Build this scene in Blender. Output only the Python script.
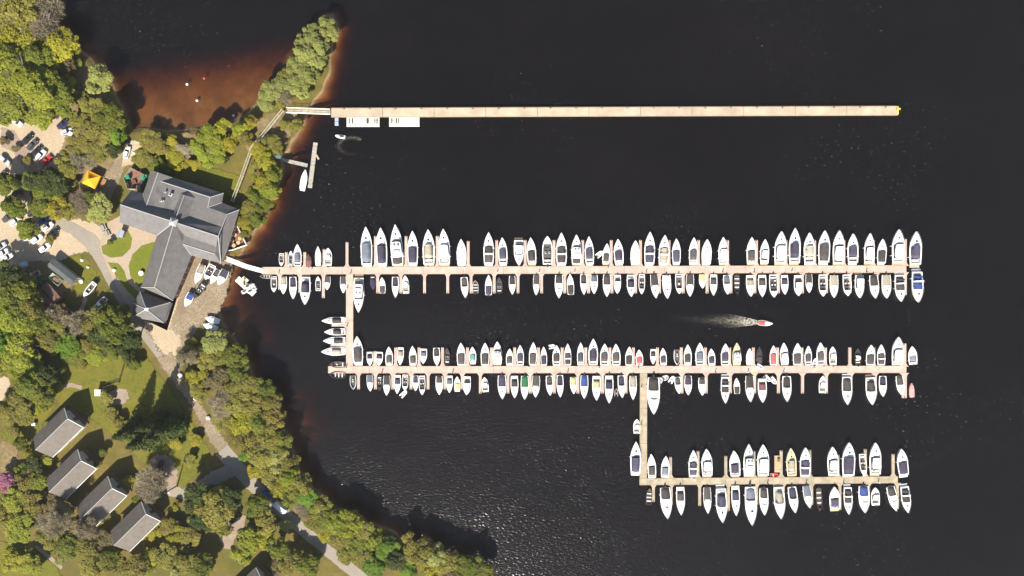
import bpy, math, random
import numpy as np
from mathutils import Vector, Matrix, noise as mnoise

for o in list(bpy.data.objects): bpy.data.objects.remove(o)
SC = bpy.context.scene
COL = SC.collection
random.seed(7)
R = math.radians

# ------------------------------------------------------------------ camera, sky, sun, exposure
CAMH = 220.0          # metres above the lake
S = 0.30              # metres per photo pixel at lake level
cam_d = bpy.data.cameras.new('camera'); cam = bpy.data.objects.new('camera', cam_d); COL.objects.link(cam)
cam.location = (0, 0, CAMH); cam.rotation_euler = (0, 0, 0)
cam_d.sensor_width = 36; cam_d.lens = 18 / (512 * S / CAMH)
cam_d.clip_start = 1; cam_d.clip_end = 3000
SC.camera = cam
SUN_EL, SUN_DIR = 40.0, (-0.26, -0.966)      # elevation, horizontal direction towards the sun
w = bpy.data.worlds.new('World'); SC.world = w; w.use_nodes = True
wn = w.node_tree.nodes; wl = w.node_tree.links
sky = wn.new('ShaderNodeTexSky'); sky.sky_type = 'NISHITA'; sky.sun_disc = False
sky.sun_elevation = R(SUN_EL); sky.sun_rotation = math.atan2(SUN_DIR[0], SUN_DIR[1])
sky.air_density = 1.0; sky.dust_density = 1.2
bg = wn['Background']; bg.inputs['Strength'].default_value = 0.062
wl.new(sky.outputs[0], bg.inputs['Color'])
sd = bpy.data.lights.new('sun', 'SUN'); sd.energy = 4.7; sd.angle = R(0.53); sd.color = (1.0, 0.94, 0.84)
sun = bpy.data.objects.new('sun', sd); COL.objects.link(sun)
ce = math.cos(R(SUN_EL))
sun.rotation_euler = Vector((SUN_DIR[0]*ce, SUN_DIR[1]*ce, math.sin(R(SUN_EL)))).to_track_quat('Z', 'Y').to_euler()
SC.view_settings.view_transform = 'Standard'; SC.view_settings.look = 'None'
SC.view_settings.gamma = 1.0; SC.view_settings.use_curve_mapping = False
SC.view_settings.exposure = 1.3
SC.render.engine = 'CYCLES'
SC.cycles.transparent_max_bounces = 12

# ------------------------------------------------------------------ helpers
GZ = 1.0              # level of the flat land above the lake
def P(px, py, z=0.0):
    """photo pixel -> world point at height z"""
    k = S * (CAMH - z) / CAMH
    return Vector(((px - 512) * k, (288 - py) * k, z))
def hsh(*a): return random.Random(repr(a))

class MB:
    def __init__(s): s.v = []; s.f = []
    def add(s, vs, fs):
        n = len(s.v); s.v += [tuple(v) for v in vs]; s.f += [tuple(i + n for i in f) for f in fs]; return s
    def box(s, c, d, rz=0.0, top=1.0):
        cx, cy, cz = c; x, y, z = d[0]/2, d[1]/2, d[2]/2; cs, sn = math.cos(rz), math.sin(rz)
        vs = []
        for k, t in ((-z, 1.0), (z, top)):
            for a, b in ((-x, -y), (x, -y), (x, y), (-x, y)):
                a *= t; b *= t
                vs.append((cx + a*cs - b*sn, cy + a*sn + b*cs, cz + k))
        return s.add(vs, [(3,2,1,0), (4,5,6,7), (0,1,5,4), (1,2,6,5), (2,3,7,6), (3,0,4,7)])
    def bar(s, a, b, wd, z0, z1):
        """box along the segment a-b (xy), from z0 to z1"""
        a = Vector((a[0], a[1])); b = Vector((b[0], b[1])); d = b - a
        m = (a + b)/2
        return s.box((m.x, m.y, (z0+z1)/2), (d.length, wd, z1-z0), math.atan2(d.y, d.x))
    def prism(s, poly, z0, z1):
        n = len(poly)
        ar = sum(poly[i][0]*poly[(i+1)%n][1] - poly[(i+1)%n][0]*poly[i][1] for i in range(n))
        if ar < 0: poly = poly[::-1]
        vs = [(p[0], p[1], z0) for p in poly] + [(p[0], p[1], z1) for p in poly]
        fs = [tuple(range(n-1, -1, -1)), tuple(range(n, 2*n))] + [(i, (i+1) % n, n+(i+1) % n, n+i) for i in range(n)]
        return s.add(vs, fs)
    def tube(s, pts, r, n=5, r2=None):
        pts = [Vector(p) for p in pts]; k = len(pts); vs = []; fs = []
        for i, p in enumerate(pts):
            d = (pts[min(i+1, k-1)] - pts[max(i-1, 0)]).normalized()
            u = d.cross(Vector((0, 0, 1)));
            if u.length < 1e-3: u = Vector((1, 0, 0))
            u.normalize(); v = d.cross(u)
            rr = r if r2 is None else r + (r2 - r)*i/(k-1)
            vs += [p + (u*math.cos(2*math.pi*j/n) + v*math.sin(2*math.pi*j/n))*rr for j in range(n)]
        for i in range(k-1):
            for j in range(n): fs.append((i*n+j, i*n+(j+1) % n, (i+1)*n+(j+1) % n, (i+1)*n+j))
        fs += [tuple(range(n-1, -1, -1)), tuple((k-1)*n+j for j in range(n))]
        return s.add(vs, fs)
    def loft(s, loops, cap0=True, cap1=True):
        n = len(loops[0]); vs = [p for l in loops for p in l]; fs = []
        for i in range(len(loops)-1):
            for j in range(n): fs.append((i*n+j, i*n+(j+1) % n, (i+1)*n+(j+1) % n, (i+1)*n+j))
        if cap0: fs.append(tuple(range(n-1, -1, -1)))
        if cap1: fs.append(tuple((len(loops)-1)*n + j for j in range(n)))
        return s.add(vs, fs)
    def grid(s, rows):
        m, n = len(rows), len(rows[0])
        return s.add([p for r in rows for p in r],
                     [(i*n+j, i*n+j+1, (i+1)*n+j+1, (i+1)*n+j) for i in range(m-1) for j in range(n-1)])
    def disc(s, c, r, n=12, h=0.1):
        return s.prism([(c[0]+r*math.cos(2*math.pi*i/n), c[1]+r*math.sin(2*math.pi*i/n)) for i in range(n)], c[2], c[2]+h)
    def mesh(s, name, m=None, smooth=False):
        me = bpy.data.meshes.new(name); me.from_pydata(s.v, [], s.f)
        if m: me.materials.append(m)
        if smooth:
            for p in me.polygons: p.use_smooth = True
        me.update(); return me
    def build(s, name, m=None, parent=None, smooth=False):
        return link(name, s.mesh(name, m, smooth), parent)

def link(name, me, parent=None):
    o = bpy.data.objects.new(name, me); COL.objects.link(o)
    if parent: o.parent = parent
    return o
def empty(name, loc, rz=0.0, sc=None):
    o = bpy.data.objects.new(name, None); COL.objects.link(o); o.location = loc; o.rotation_euler = (0, 0, rz)
    o.empty_display_size = 0.5
    if sc: o.scale = sc
    return o
def tag(o, label, cat, group=None):
    o['label'] = label; o['category'] = cat
    if group: o['group'] = group
    return o
def struct(o): o['kind'] = 'structure'; return o
def setmat(o, m):
    o.material_slots[0].link = 'OBJECT'; o.material_slots[0].material = m
ORD = 'first second third fourth fifth sixth seventh eighth ninth tenth eleventh twelfth thirteenth fourteenth fifteenth sixteenth seventeenth eighteenth nineteenth twentieth'.split()
def ordw(i):
    if i <= 20: return ORD[i-1]
    t, u = divmod(i, 10); tens = {2: 'twent', 3: 'thirt', 4: 'fort', 5: 'fift', 6: 'sixt'}[t]
    return tens + 'ieth' if u == 0 else tens + 'y-' + ORD[u-1]

# ------------------------------------------------------------------ materials
MATS = {}
def mat(name, col, rough=0.6, var=0.0, scale=1.0, spec=0.4, col2=None, bump=0.0, objvar=0.0, metal=0.0, trans=0.0, detail=4.0):
    """procedural principled material: two-colour noise, optional per-object variation and bump"""
    if name in MATS: return MATS[name]
    m = bpy.data.materials.new(name); m.use_nodes = True
    nt = m.node_tree; N = nt.nodes; Lk = nt.links; b = N['Principled BSDF']
    b.inputs['Roughness'].default_value = rough; b.inputs['Specular IOR Level'].default_value = spec
    b.inputs['Metallic'].default_value = metal
    c2 = col2 if col2 else tuple(c*(1-var) for c in col)
    tc = N.new('ShaderNodeTexCoord'); no = N.new('ShaderNodeTexNoise'); no.inputs['Scale'].default_value = scale
    no.inputs['Detail'].default_value = detail; no.inputs['Roughness'].default_value = 0.62
    Lk.new(tc.outputs['Object'], no.inputs['Vector'])
    rp = N.new('ShaderNodeValToRGB'); rp.color_ramp.elements[0].position = 0.36; rp.color_ramp.elements[1].position = 0.66
    rp.color_ramp.elements[0].color = (*c2, 1); rp.color_ramp.elements[1].color = (*col, 1)
    Lk.new(no.outputs['Fac'], rp.inputs['Fac'])
    out = rp.outputs['Color']
    if objvar:
        oi = N.new('ShaderNodeObjectInfo'); hs = N.new('ShaderNodeHueSaturation')
        mr = N.new('ShaderNodeMapRange'); mr.inputs['To Min'].default_value = 1-objvar; mr.inputs['To Max'].default_value = 1+objvar
        Lk.new(oi.outputs['Random'], mr.inputs['Value']); Lk.new(mr.outputs[0], hs.inputs['Value']); Lk.new(out, hs.inputs['Color'])
        mr2 = N.new('ShaderNodeMapRange'); mr2.inputs['To Min'].default_value = 0.5-objvar*0.06; mr2.inputs['To Max'].default_value = 0.5+objvar*0.06
        mm = N.new('ShaderNodeMath'); mm.operation = 'FRACT'; mu = N.new('ShaderNodeMath'); mu.operation = 'MULTIPLY'; mu.inputs[1].default_value = 7.31
        Lk.new(oi.outputs['Random'], mu.inputs[0]); Lk.new(mu.outputs[0], mm.inputs[0]); Lk.new(mm.outputs[0], mr2.inputs['Value']); Lk.new(mr2.outputs[0], hs.inputs['Hue'])
        out = hs.outputs['Color']
    Lk.new(out, b.inputs['Base Color'])
    if bump:
        bp = N.new('ShaderNodeBump'); bp.inputs['Strength'].default_value = bump; bp.inputs['Distance'].default_value = 0.1
        Lk.new(no.outputs['Fac'], bp.inputs['Height']); Lk.new(bp.outputs[0], b.inputs['Normal'])
    if trans:
        tr = N.new('ShaderNodeBsdfTranslucent'); Lk.new(out, tr.inputs['Color'])
        mx = N.new('ShaderNodeMixShader'); mx.inputs['Fac'].default_value = trans
        Lk.new(b.outputs[0], mx.inputs[1]); Lk.new(tr.outputs[0], mx.inputs[2]); Lk.new(mx.outputs[0], N['Material Output'].inputs['Surface'])
    MATS[name] = m; return m

GEL = mat('gelcoat_white', (0.80, 0.80, 0.78), 0.3, 0.06, 0.8)
GELC = mat('gelcoat_cream', (0.66, 0.56, 0.34), 0.3, 0.08, 0.8)
GELD = mat('gelcoat_dark', (0.05, 0.045, 0.05), 0.3, 0.3, 1.2)
GELB = mat('gelcoat_brown', (0.10, 0.06, 0.045), 0.4, 0.4, 2.0)
GELP = mat('gelcoat_pink', (0.60, 0.30, 0.28), 0.4, 0.2, 2.0)
GELR = mat('gelcoat_red', (0.50, 0.04, 0.05), 0.4, 0.2, 2.0)
GELN = mat('gelcoat_navy', (0.055, 0.05, 0.10), 0.3, 0.3, 1.2)
DECKM = mat('deck_nonskid', (0.74, 0.74, 0.72), 0.6, 0.10, 3.0)
SOLE = mat('cockpit_sole', (0.34, 0.30, 0.25), 0.7, 0.35, 2.0)
TEAK = mat('teak', (0.50, 0.36, 0.20), 0.7, 0.35, 4.0)
GLASS = mat('tinted_glass', (0.035, 0.04, 0.05), 0.12, 0.2, 1.0, spec=0.6)
VINYL = mat('vinyl_seat', (0.62, 0.60, 0.56), 0.55, 0.15, 3.0)
STEEL = mat('stainless', (0.55, 0.55, 0.56), 0.3, 0.1, 2.0, metal=0.8)
RUBBER = mat('rubber_black', (0.03, 0.03, 0.032), 0.7, 0.3, 3.0)
TUBEG = mat('hypalon_grey', (0.42, 0.42, 0.43), 0.6, 0.15, 2.0)
FENDM = mat('fender_vinyl', (0.55, 0.58, 0.66), 0.5, 0.2, 2.0)
COVERS = {
 'n': ('navy', mat('canvas_navy', (0.062, 0.055, 0.085), 0.85, 0.3, 1.4, spec=0.2, bump=0.3, objvar=0.25)),
 'k': ('charcoal', mat('canvas_charcoal', (0.075, 0.065, 0.06), 0.85, 0.3, 1.4, spec=0.2, bump=0.3, objvar=0.3)),
 'b': ('slate blue', mat('canvas_slate', (0.15, 0.165, 0.20), 0.85, 0.25, 1.4, spec=0.2, bump=0.3, objvar=0.2)),
 't': ('tan', mat('canvas_tan', (0.36, 0.32, 0.25), 0.85, 0.2, 1.4, spec=0.2, bump=0.3, objvar=0.15)),
 'r': ('red', mat('canvas_red', (0.60, 0.10, 0.10), 0.8, 0.25, 1.4, spec=0.2, bump=0.3)),
 'g': ('green', mat('canvas_green', (0.035, 0.16, 0.06), 0.85, 0.25, 1.4, spec=0.2, bump=0.3)),
 'y': ('yellow', mat('canvas_yellow', (0.52, 0.48, 0.22), 0.8, 0.3, 1.4, spec=0.2, bump=0.3)),
 'u': ('bright blue', mat('canvas_blue', (0.05, 0.085, 0.26), 0.8, 0.3, 1.4, spec=0.2, bump=0.3)),
 'e': ('teal', mat('canvas_teal', (0.12, 0.30, 0.27), 0.8, 0.3, 1.4, spec=0.2, bump=0.3)),
 'p': ('pink', mat('canvas_pink', (0.56, 0.30, 0.28), 0.85, 0.3, 1.4, spec=0.2, bump=0.3)),
 'm': ('maroon', mat('canvas_maroon', (0.22, 0.09, 0.09), 0.85, 0.3, 1.4, spec=0.2, bump=0.3)),
 'w': ('white', mat('canvas_white', (0.72, 0.72, 0.70), 0.8, 0.12, 1.4, spec=0.2, bump=0.3)),
}
PINK = mat('pontoon_pink', (0.49, 0.36, 0.295), 0.8, 0.24, 0.45, bump=0.2)
TANP = mat('pontoon_tan', (0.38, 0.315, 0.22), 0.85, 0.32, 0.6, bump=0.2)
CONC = mat('breakwater_concrete', (0.44, 0.355, 0.255), 0.85, 0.26, 0.3, bump=0.2, objvar=0.05)
CONCE = mat('concrete_edge', (0.35, 0.27, 0.18), 0.85, 0.3, 0.8)
TIMB = mat('timber_brown', (0.22, 0.13, 0.07), 0.8, 0.4, 1.5, bump=0.3)
GREYW = mat('timber_grey', (0.36, 0.33, 0.28), 0.85, 0.3, 1.5, bump=0.3)
WHT = mat('white_paint', (0.78, 0.77, 0.74), 0.55, 0.08, 1.0)
FLOATC = mat('float_cube', (0.74, 0.72, 0.62), 0.6, 0.08, 1.5)
BLUEF = mat('float_blue', (0.30, 0.36, 0.52), 0.6, 0.15, 2.0)
DARKM = mat('dark_metal', (0.05, 0.05, 0.055), 0.5, 0.3, 2.0)
YELM = mat('yellow_paint', (0.70, 0.58, 0.05), 0.5, 0.15, 2.0)

def glossy_ground(name, cols, scales, rough=0.95, bump=0.4, soft=True):
    """three-scale noise ground: cols = list of 4 colours"""
    m = bpy.data.materials.new(name); m.use_nodes = True; nt = m.node_tree; N = nt.nodes; Lk = nt.links; b = N['Principled BSDF']
    b.inputs['Roughness'].default_value = rough; b.inputs['Specular IOR Level'].default_value = 0.15
    geo = N.new('ShaderNodeNewGeometry'); prev = None; hts = []
    for i, sc in enumerate(scales):
        no = N.new('ShaderNodeTexNoise'); no.inputs['Scale'].default_value = sc; no.inputs['Detail'].default_value = 6
        no.inputs['Roughness'].default_value = 0.65
        mp = N.new('ShaderNodeMapping'); mp.inputs['Location'].default_value = (13.7*i, 5.1*i, i); Lk.new(geo.outputs['Position'], mp.inputs[0]); Lk.new(mp.outputs[0], no.inputs['Vector'])
        rp = N.new('ShaderNodeValToRGB'); rp.color_ramp.elements[0].position = 0.40; rp.color_ramp.elements[1].position = 0.62
        Lk.new(no.outputs['Fac'], rp.inputs['Fac'])
        mx = N.new('ShaderNodeMix'); mx.data_type = 'RGBA'
        Lk.new(rp.outputs[0], mx.inputs['Factor'])
        if prev is None: mx.inputs['A'].default_value = (*cols[0], 1)
        else: Lk.new(prev, mx.inputs['A'])
        mx.inputs['B'].default_value = (*cols[i+1], 1); prev = mx.outputs['Result']; hts.append(no)
    Lk.new(prev, b.inputs['Base Color'])
    bp = N.new('ShaderNodeBump'); bp.inputs['Strength'].default_value = bump; bp.inputs['Distance'].default_value = 0.25
    Lk.new(hts[-1].outputs['Fac'], bp.inputs['Height']); Lk.new(bp.outputs[0], b.inputs['Normal'])
    if soft:        # worn, uneven borders
        at = N.new('ShaderNodeAttribute'); at.attribute_name = 'inner'; no = N.new('ShaderNodeTexNoise'); no.inputs['Scale'].default_value = 1.1; no.inputs['Detail'].default_value = 4
        Lk.new(geo.outputs['Position'], no.inputs['Vector']); ad = N.new('ShaderNodeMath'); ad.operation = 'MULTIPLY_ADD'; ad.inputs[1].default_value = 1.5; Lk.new(no.outputs['Fac'], ad.inputs[0]); Lk.new(at.outputs['Fac'], ad.inputs[2])
        r = N.new('ShaderNodeMapRange'); r.inputs['From Min'].default_value = 0.92; r.inputs['From Max'].default_value = 1.28; Lk.new(ad.outputs[0], r.inputs['Value']); Lk.new(r.outputs[0], b.inputs['Alpha'])
    m['prev'] = 1; MATS[name] = m
    return m, prev, b, nt
LAWN = glossy_ground('lawn_grass', [(0.098, 0.104, 0.012), (0.150, 0.120, 0.020), (0.064, 0.080, 0.010), (0.128, 0.118, 0.018)], [0.07, 0.25, 1.3])[0]
LAWN2 = glossy_ground('mown_lawn', [(0.115, 0.14, 0.014), (0.145, 0.145, 0.02), (0.095, 0.12, 0.012), (0.13, 0.135, 0.016)], [0.09, 0.3, 1.5])[0]
GRAVEL = glossy_ground('gravel', [(0.37, 0.295, 0.20), (0.32, 0.25, 0.165), (0.41, 0.33, 0.225), (0.33, 0.26, 0.175)], [0.05, 0.2, 1.6])[0]
DIRT = glossy_ground('dirt_yard', [(0.23, 0.18, 0.12), (0.16, 0.125, 0.08), (0.29, 0.23, 0.16), (0.17, 0.13, 0.08)], [0.06, 0.25, 1.6])[0]
ASPH = glossy_ground('asphalt_road', [(0.25, 0.215, 0.17), (0.215, 0.19, 0.155), (0.28, 0.24, 0.185), (0.22, 0.195, 0.16)], [0.08, 0.3, 2.0], bump=0.15)[0]
PAVE = glossy_ground('paving', [(0.34, 0.265, 0.19), (0.30, 0.235, 0.17), (0.37, 0.29, 0.21), (0.30, 0.235, 0.165)], [0.1, 0.4, 2.0], bump=0.15)[0]
PADM = glossy_ground('pinkish_gravel', [(0.26, 0.20, 0.15), (0.22, 0.17, 0.13), (0.30, 0.235, 0.18), (0.22, 0.165, 0.12)], [0.1, 0.4, 2.0], bump=0.2)[0]
BRACK = glossy_ground('dead_bracken', [(0.19, 0.13, 0.06), (0.155, 0.13, 0.04), (0.235, 0.16, 0.09), (0.13, 0.10, 0.05)], [0.06, 0.25, 1.2])[0]

# terrain: grass above, peaty sand at and below the waterline (by height)
TERR, tprev, tb, tnt = glossy_ground('terrain', [(0.125, 0.112, 0.016), (0.17, 0.115, 0.03), (0.074, 0.080, 0.012), (0.11, 0.08, 0.03)], [0.045, 0.16, 0.9], bump=0.015, soft=False)
N = tnt.nodes; geo = N.new('ShaderNodeNewGeometry'); sx = N.new('ShaderNodeSeparateXYZ'); tnt.links.new(geo.outputs['Position'], sx.inputs[0])
mr = N.new('ShaderNodeMapRange'); mr.inputs['From Min'].default_value = 0.05; mr.inputs['From Max'].default_value = 0.5
no = N.new('ShaderNodeTexNoise'); no.inputs['Scale'].default_value = 0.5; no.inputs['Detail'].default_value = 5
tnt.links.new(geo.outputs['Position'], no.inputs['Vector'])
ad = N.new('ShaderNodeMath'); ad.operation = 'MULTIPLY_ADD'; ad.inputs[1].default_value = 0.5
sb = N.new('ShaderNodeMath'); sb.operation = 'SUBTRACT'; sb.inputs[1].default_value = 0.25
tnt.links.new(no.outputs['Fac'], ad.inputs[0]); tnt.links.new(sx.outputs['Z'], ad.inputs[2]); tnt.links.new(ad.outputs[0], sb.inputs[0])
tnt.links.new(sb.outputs[0], mr.inputs['Value'])
sand = N.new('ShaderNodeValToRGB'); sand.color_ramp.elements[0].color = (0.17, 0.10, 0.055, 1); sand.color_ramp.elements[1].color = (0.33, 0.21, 0.115, 1)
sand.color_ramp.elements[0].position = 0.35; sand.color_ramp.elements[1].position = 0.65
no2 = N.new('ShaderNodeTexNoise'); no2.inputs['Scale'].default_value = 0.12; no2.inputs['Detail'].default_value = 7; no2.inputs['Roughness'].default_value = 0.65
tnt.links.new(geo.outputs['Position'], no2.inputs['Vector']); tnt.links.new(no2.outputs['Fac'], sand.inputs['Fac'])
mx = N.new('ShaderNodeMix'); mx.data_type = 'RGBA'
tnt.links.new(mr.outputs[0], mx.inputs['Factor']); tnt.links.new(sand.outputs[0], mx.inputs['A']); tnt.links.new(tprev, mx.inputs['B'])
tnt.links.new(mx.outputs['Result'], tb.inputs['Base Color'])

# ------------------------------------------------------------------ terrain and lake
SHORE = [(-260,-260),(30,-260),(44,-60),(52,0),(62,30),(78,48),(98,66),(113,84),(118,100),(126,117),(134,128),(150,127),(165,132),(180,134),(200,131),(214,124),(230,121),(246,117),
 (258,103),(268,88),(284,70),(300,48),(314,28),(326,14),(334,12),(337,22),(334,45),(328,70),(320,95),(311,108),(300,124),(292,140),(288,155),(284,170),(274,200),(262,224),(249,240),
 (240,254),(233,264),(229,275),(227,290),(222,308),(226,324),(238,344),(246,364),(256,384),(272,398),(284,420),(291,445),(299,466),(312,486),(328,500),(348,514),(372,524),(400,538),
 (430,549),(460,559),(488,576),(505,620),(520,860),(-260,860)]
SH = np.array([[(x-512)*S, (288-y)*S] for x, y in SHORE])
def sdist(X, Y):
    """signed distance to the shoreline, positive on land"""
    d2 = np.full(X.shape, 1e9); inside = np.zeros(X.shape, bool); n = len(SH)
    for i in range(n):
        a, b = SH[i], SH[(i+1) % n]; e = b - a; L2 = e @ e
        t = np.clip(((X-a[0])*e[0] + (Y-a[1])*e[1]) / L2, 0, 1)
        d2 = np.minimum(d2, (X-a[0]-t*e[0])**2 + (Y-a[1]-t*e[1])**2)
        c = ((a[1] > Y) != (b[1] > Y)); 
        if a[1] != b[1]:
            xi = (b[0]-a[0])*(Y-a[1])/(b[1]-a[1]) + a[0]; inside ^= c & (X < xi)
    return np.where(inside, 1, -1)*np.sqrt(d2)
def terrain():
    xs = np.concatenate([np.linspace(-420, -172, 12), np.linspace(-170, 10, 165), np.linspace(14, 60, 12), np.linspace(80, 420, 12)])
    ys = np.concatenate([np.linspace(-420, -112, 12), np.linspace(-110, 110, 200), np.linspace(118, 420, 12)])
    X, Y = np.meshgrid(xs, ys)
    wob = np.array([[mnoise.fractal(Vector((x*0.12, y*0.12, 0)), 1.0, 2.0, 3) for x in xs] for y in ys])
    D = sdist(X, Y) + wob*1.6
    # how gently the bed falls: broad shelf in the bay, steeper off the marina
    bx, by = (205-512)*S, (288-80)*S
    bay = np.exp(-(((X-bx)/24)**2 + ((Y-by)/12)**2))
    south = np.exp(-(((X-(310-512)*S)/20)**2 + ((Y-(288-420)*S)/25)**2))
    slip = np.exp(-(((X-(255-512)*S)/12)**2 + ((Y-(288-320)*S)/12)**2))
    slope = 0.75 - 0.3*bay - 0.44*south - 0.46*slip
    dep = np.maximum(-D, 0)*np.maximum(slope, 0.05)
    pxx, pyy = X/S + 512, 288 - Y/S            # the bay behind the spit is a shallow shelf falling away northwards
    shelf = 0.46 + 0.5*np.exp((86 - pyy - (pxx-200)*0.16)/23)
    dep = np.where((pxx > 60) & (pxx < 330 - (pyy-10)*0.4) & (pyy < 140), np.minimum(dep, shelf), dep)
    dep = np.where(dep > 1.0, 1.0 + (dep-1.0)*1.3, dep) + 0.12*np.maximum(-wob, 0)*(D < 0)
    land = np.minimum(GZ, 0.06 + 0.75*np.maximum(D, 0))
    Z = np.where(D > 0, land, -np.minimum(dep + 0.02, 6.5))
    far = (X > 60) & (Z < 0); Z = np.where(far, -6.5, Z)
    m = MB(); m.grid([[(X[i, j], Y[i, j], Z[i, j]) for j in range(len(xs))] for i in range(len(ys))])
    return m.build('ground', TERR, smooth=True)
ground = struct(terrain())

def water_mat():
    m = bpy.data.materials.new('peaty_lake_water'); m.use_nodes = True; nt = m.node_tree; N = nt.nodes; Lk = nt.links
    N.remove(N['Principled BSDF']); out = N['Material Output']
    geo = N.new('ShaderNodeNewGeometry')
    def ns(scale, det, rough, st=(1, 1, 1), rot=0.0, loc=(0, 0, 0)):
        mp = N.new('ShaderNodeMapping'); mp.inputs['Scale'].default_value = st; mp.inputs['Rotation'].default_value = (0, 0, rot); mp.inputs['Location'].default_value = loc
        Lk.new(geo.outputs['Position'], mp.inputs[0])
        n = N.new('ShaderNodeTexNoise'); n.inputs['Scale'].default_value = scale; n.inputs['Detail'].default_value = det; n.inputs['Roughness'].default_value = rough
        Lk.new(mp.outputs[0], n.inputs['Vector']); return n
    n1 = ns(1.5, 1, 0.5, (0.8, 1.25, 1), R(12)); n2 = ns(0.16, 2, 0.5, (0.8, 1.2, 1), R(-10))
    def math_(op, a, b=None, v=None):
        x = N.new('ShaderNodeMath'); x.operation = op
        for i, q in enumerate((a, b)):
            if q is None: continue
            if isinstance(q, (int, float)): x.inputs[i].default_value = q
            else: Lk.new(q, x.inputs[i])
        return x.outputs[0]
    h = math_('ADD', math_('MULTIPLY', n1.outputs['Fac'], 1.0), math_('MULTIPLY', n2.outputs['Fac'], 0.6))
    # wind: gusts ruffle the open water more than the sheltered basin
    gust = ns(0.03, 4, 0.6, (0.7, 1.2, 1), 0.5, (5.3, 8.2, 0))
    cat = N.new('ShaderNodeVectorMath'); cat.operation = 'DISTANCE'; cat.inputs[1].default_value = ((540-512)*S, (288-545)*S, 0); Lk.new(geo.outputs['Position'], cat.inputs[0])
    pr = N.new('ShaderNodeMapRange'); pr.inputs['From Min'].default_value = 75; pr.inputs['From Max'].default_value = 0; pr.inputs['To Min'].default_value = 0.0; pr.inputs['To Max'].default_value = 0.26
    Lk.new(cat.outputs['Value'], pr.inputs['Value'])
    gr = N.new('ShaderNodeMapRange'); gr.inputs['From Min'].default_value = 0.36; gr.inputs['From Max'].default_value = 0.66
    gr.inputs['To Min'].default_value = 0.42; gr.inputs['To Max'].default_value = 0.80
    Lk.new(gust.outputs['Fac'], gr.inputs['Value']); wind = math_('ADD', gr.outputs[0], pr.outputs[0])
    bp = N.new('ShaderNodeBump'); bp.inputs['Distance'].default_value = 0.185
    Lk.new(wind, bp.inputs['Strength']); Lk.new(h, bp.inputs['Height'])
    gl = N.new('ShaderNodeBsdfGlossy'); gl.inputs['Roughness'].default_value = 0.25; Lk.new(bp.outputs[0], gl.inputs['Normal'])
    vd = N.new('ShaderNodeVectorMath'); vd.operation = 'DOT_PRODUCT'; Lk.new(geo.outputs['Incoming'], vd.inputs[0]); Lk.new(bp.outputs[0], vd.inputs[1])
    # Schlick reflectance, the same from above and below (the surface does not refract)
    frs = math_('ADD', math_('MULTIPLY', math_('POWER', math_('SUBTRACT', 1.0, math_('ABSOLUTE', vd.outputs['Value'])), 5.0), 0.975), 0.025)
    tr = N.new('ShaderNodeBsdfTransparent'); df = N.new('ShaderNodeBsdfDiffuse'); df.inputs['Color'].default_value = (0.024, 0.019, 0.019, 1)
    fk = ns(1.7, 2, 0.6, (0.55, 1.5, 1), R(6), (40, 7, 0)); fp = ns(0.02, 3, 0.6, (1, 1.4, 1), 0.2, (11, 3, 0))
    fr1 = N.new('ShaderNodeMapRange'); fr1.inputs['From Min'].default_value = 0.65; fr1.inputs['From Max'].default_value = 0.80; Lk.new(fk.outputs['Fac'], fr1.inputs['Value'])
    fr2 = N.new('ShaderNodeMapRange'); fr2.inputs['From Min'].default_value = 0.42; fr2.inputs['From Max'].default_value = 0.62; Lk.new(fp.outputs['Fac'], fr2.inputs['Value'])
    fm = math_('MULTIPLY', math_('MULTIPLY', fr1.outputs[0], fr2.outputs[0]), 0.38)
    ff = N.new('ShaderNodeBsdfDiffuse'); ff.inputs['Color'].default_value = (0.5, 0.5, 0.5, 1)
    m1 = N.new('ShaderNodeMixShader'); tb_ = ns(0.012, 4, 0.6, (0.5, 1.4, 1), 0.25, (2, 9, 0)); tm = N.new('ShaderNodeMapRange'); tm.inputs['From Min'].default_value = 0.3; tm.inputs['From Max'].default_value = 0.7; tm.inputs['To Min'].default_value = 0.09; tm.inputs['To Max'].default_value = 0.19; Lk.new(tb_.outputs['Fac'], tm.inputs['Value']); Lk.new(tm.outputs[0], m1.inputs[0]); Lk.new(tr.outputs[0], m1.inputs[1]); Lk.new(df.outputs[0], m1.inputs[2])
    m2 = N.new('ShaderNodeMixShader'); Lk.new(frs, m2.inputs[0]); Lk.new(m1.outputs[0], m2.inputs[1]); Lk.new(gl.outputs[0], m2.inputs[2])
    m3 = N.new('ShaderNodeMixShader'); Lk.new(fm, m3.inputs[0]); Lk.new(m2.outputs[0], m3.inputs[1]); Lk.new(ff.outputs[0], m3.inputs[2]); Lk.new(m3.outputs[0], out.inputs['Surface'])
    va = N.new('ShaderNodeVolumeAbsorption'); va.inputs['Color'].default_value = (0.72, 0.53, 0.20, 1); va.inputs['Density'].default_value = 1.4
    Lk.new(va.outputs[0], out.inputs['Volume'])
    return m
WATER = water_mat()
struct(MB().box((0, 0, -4.0), (836, 836, 8.0)).build('water', WATER))

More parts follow.
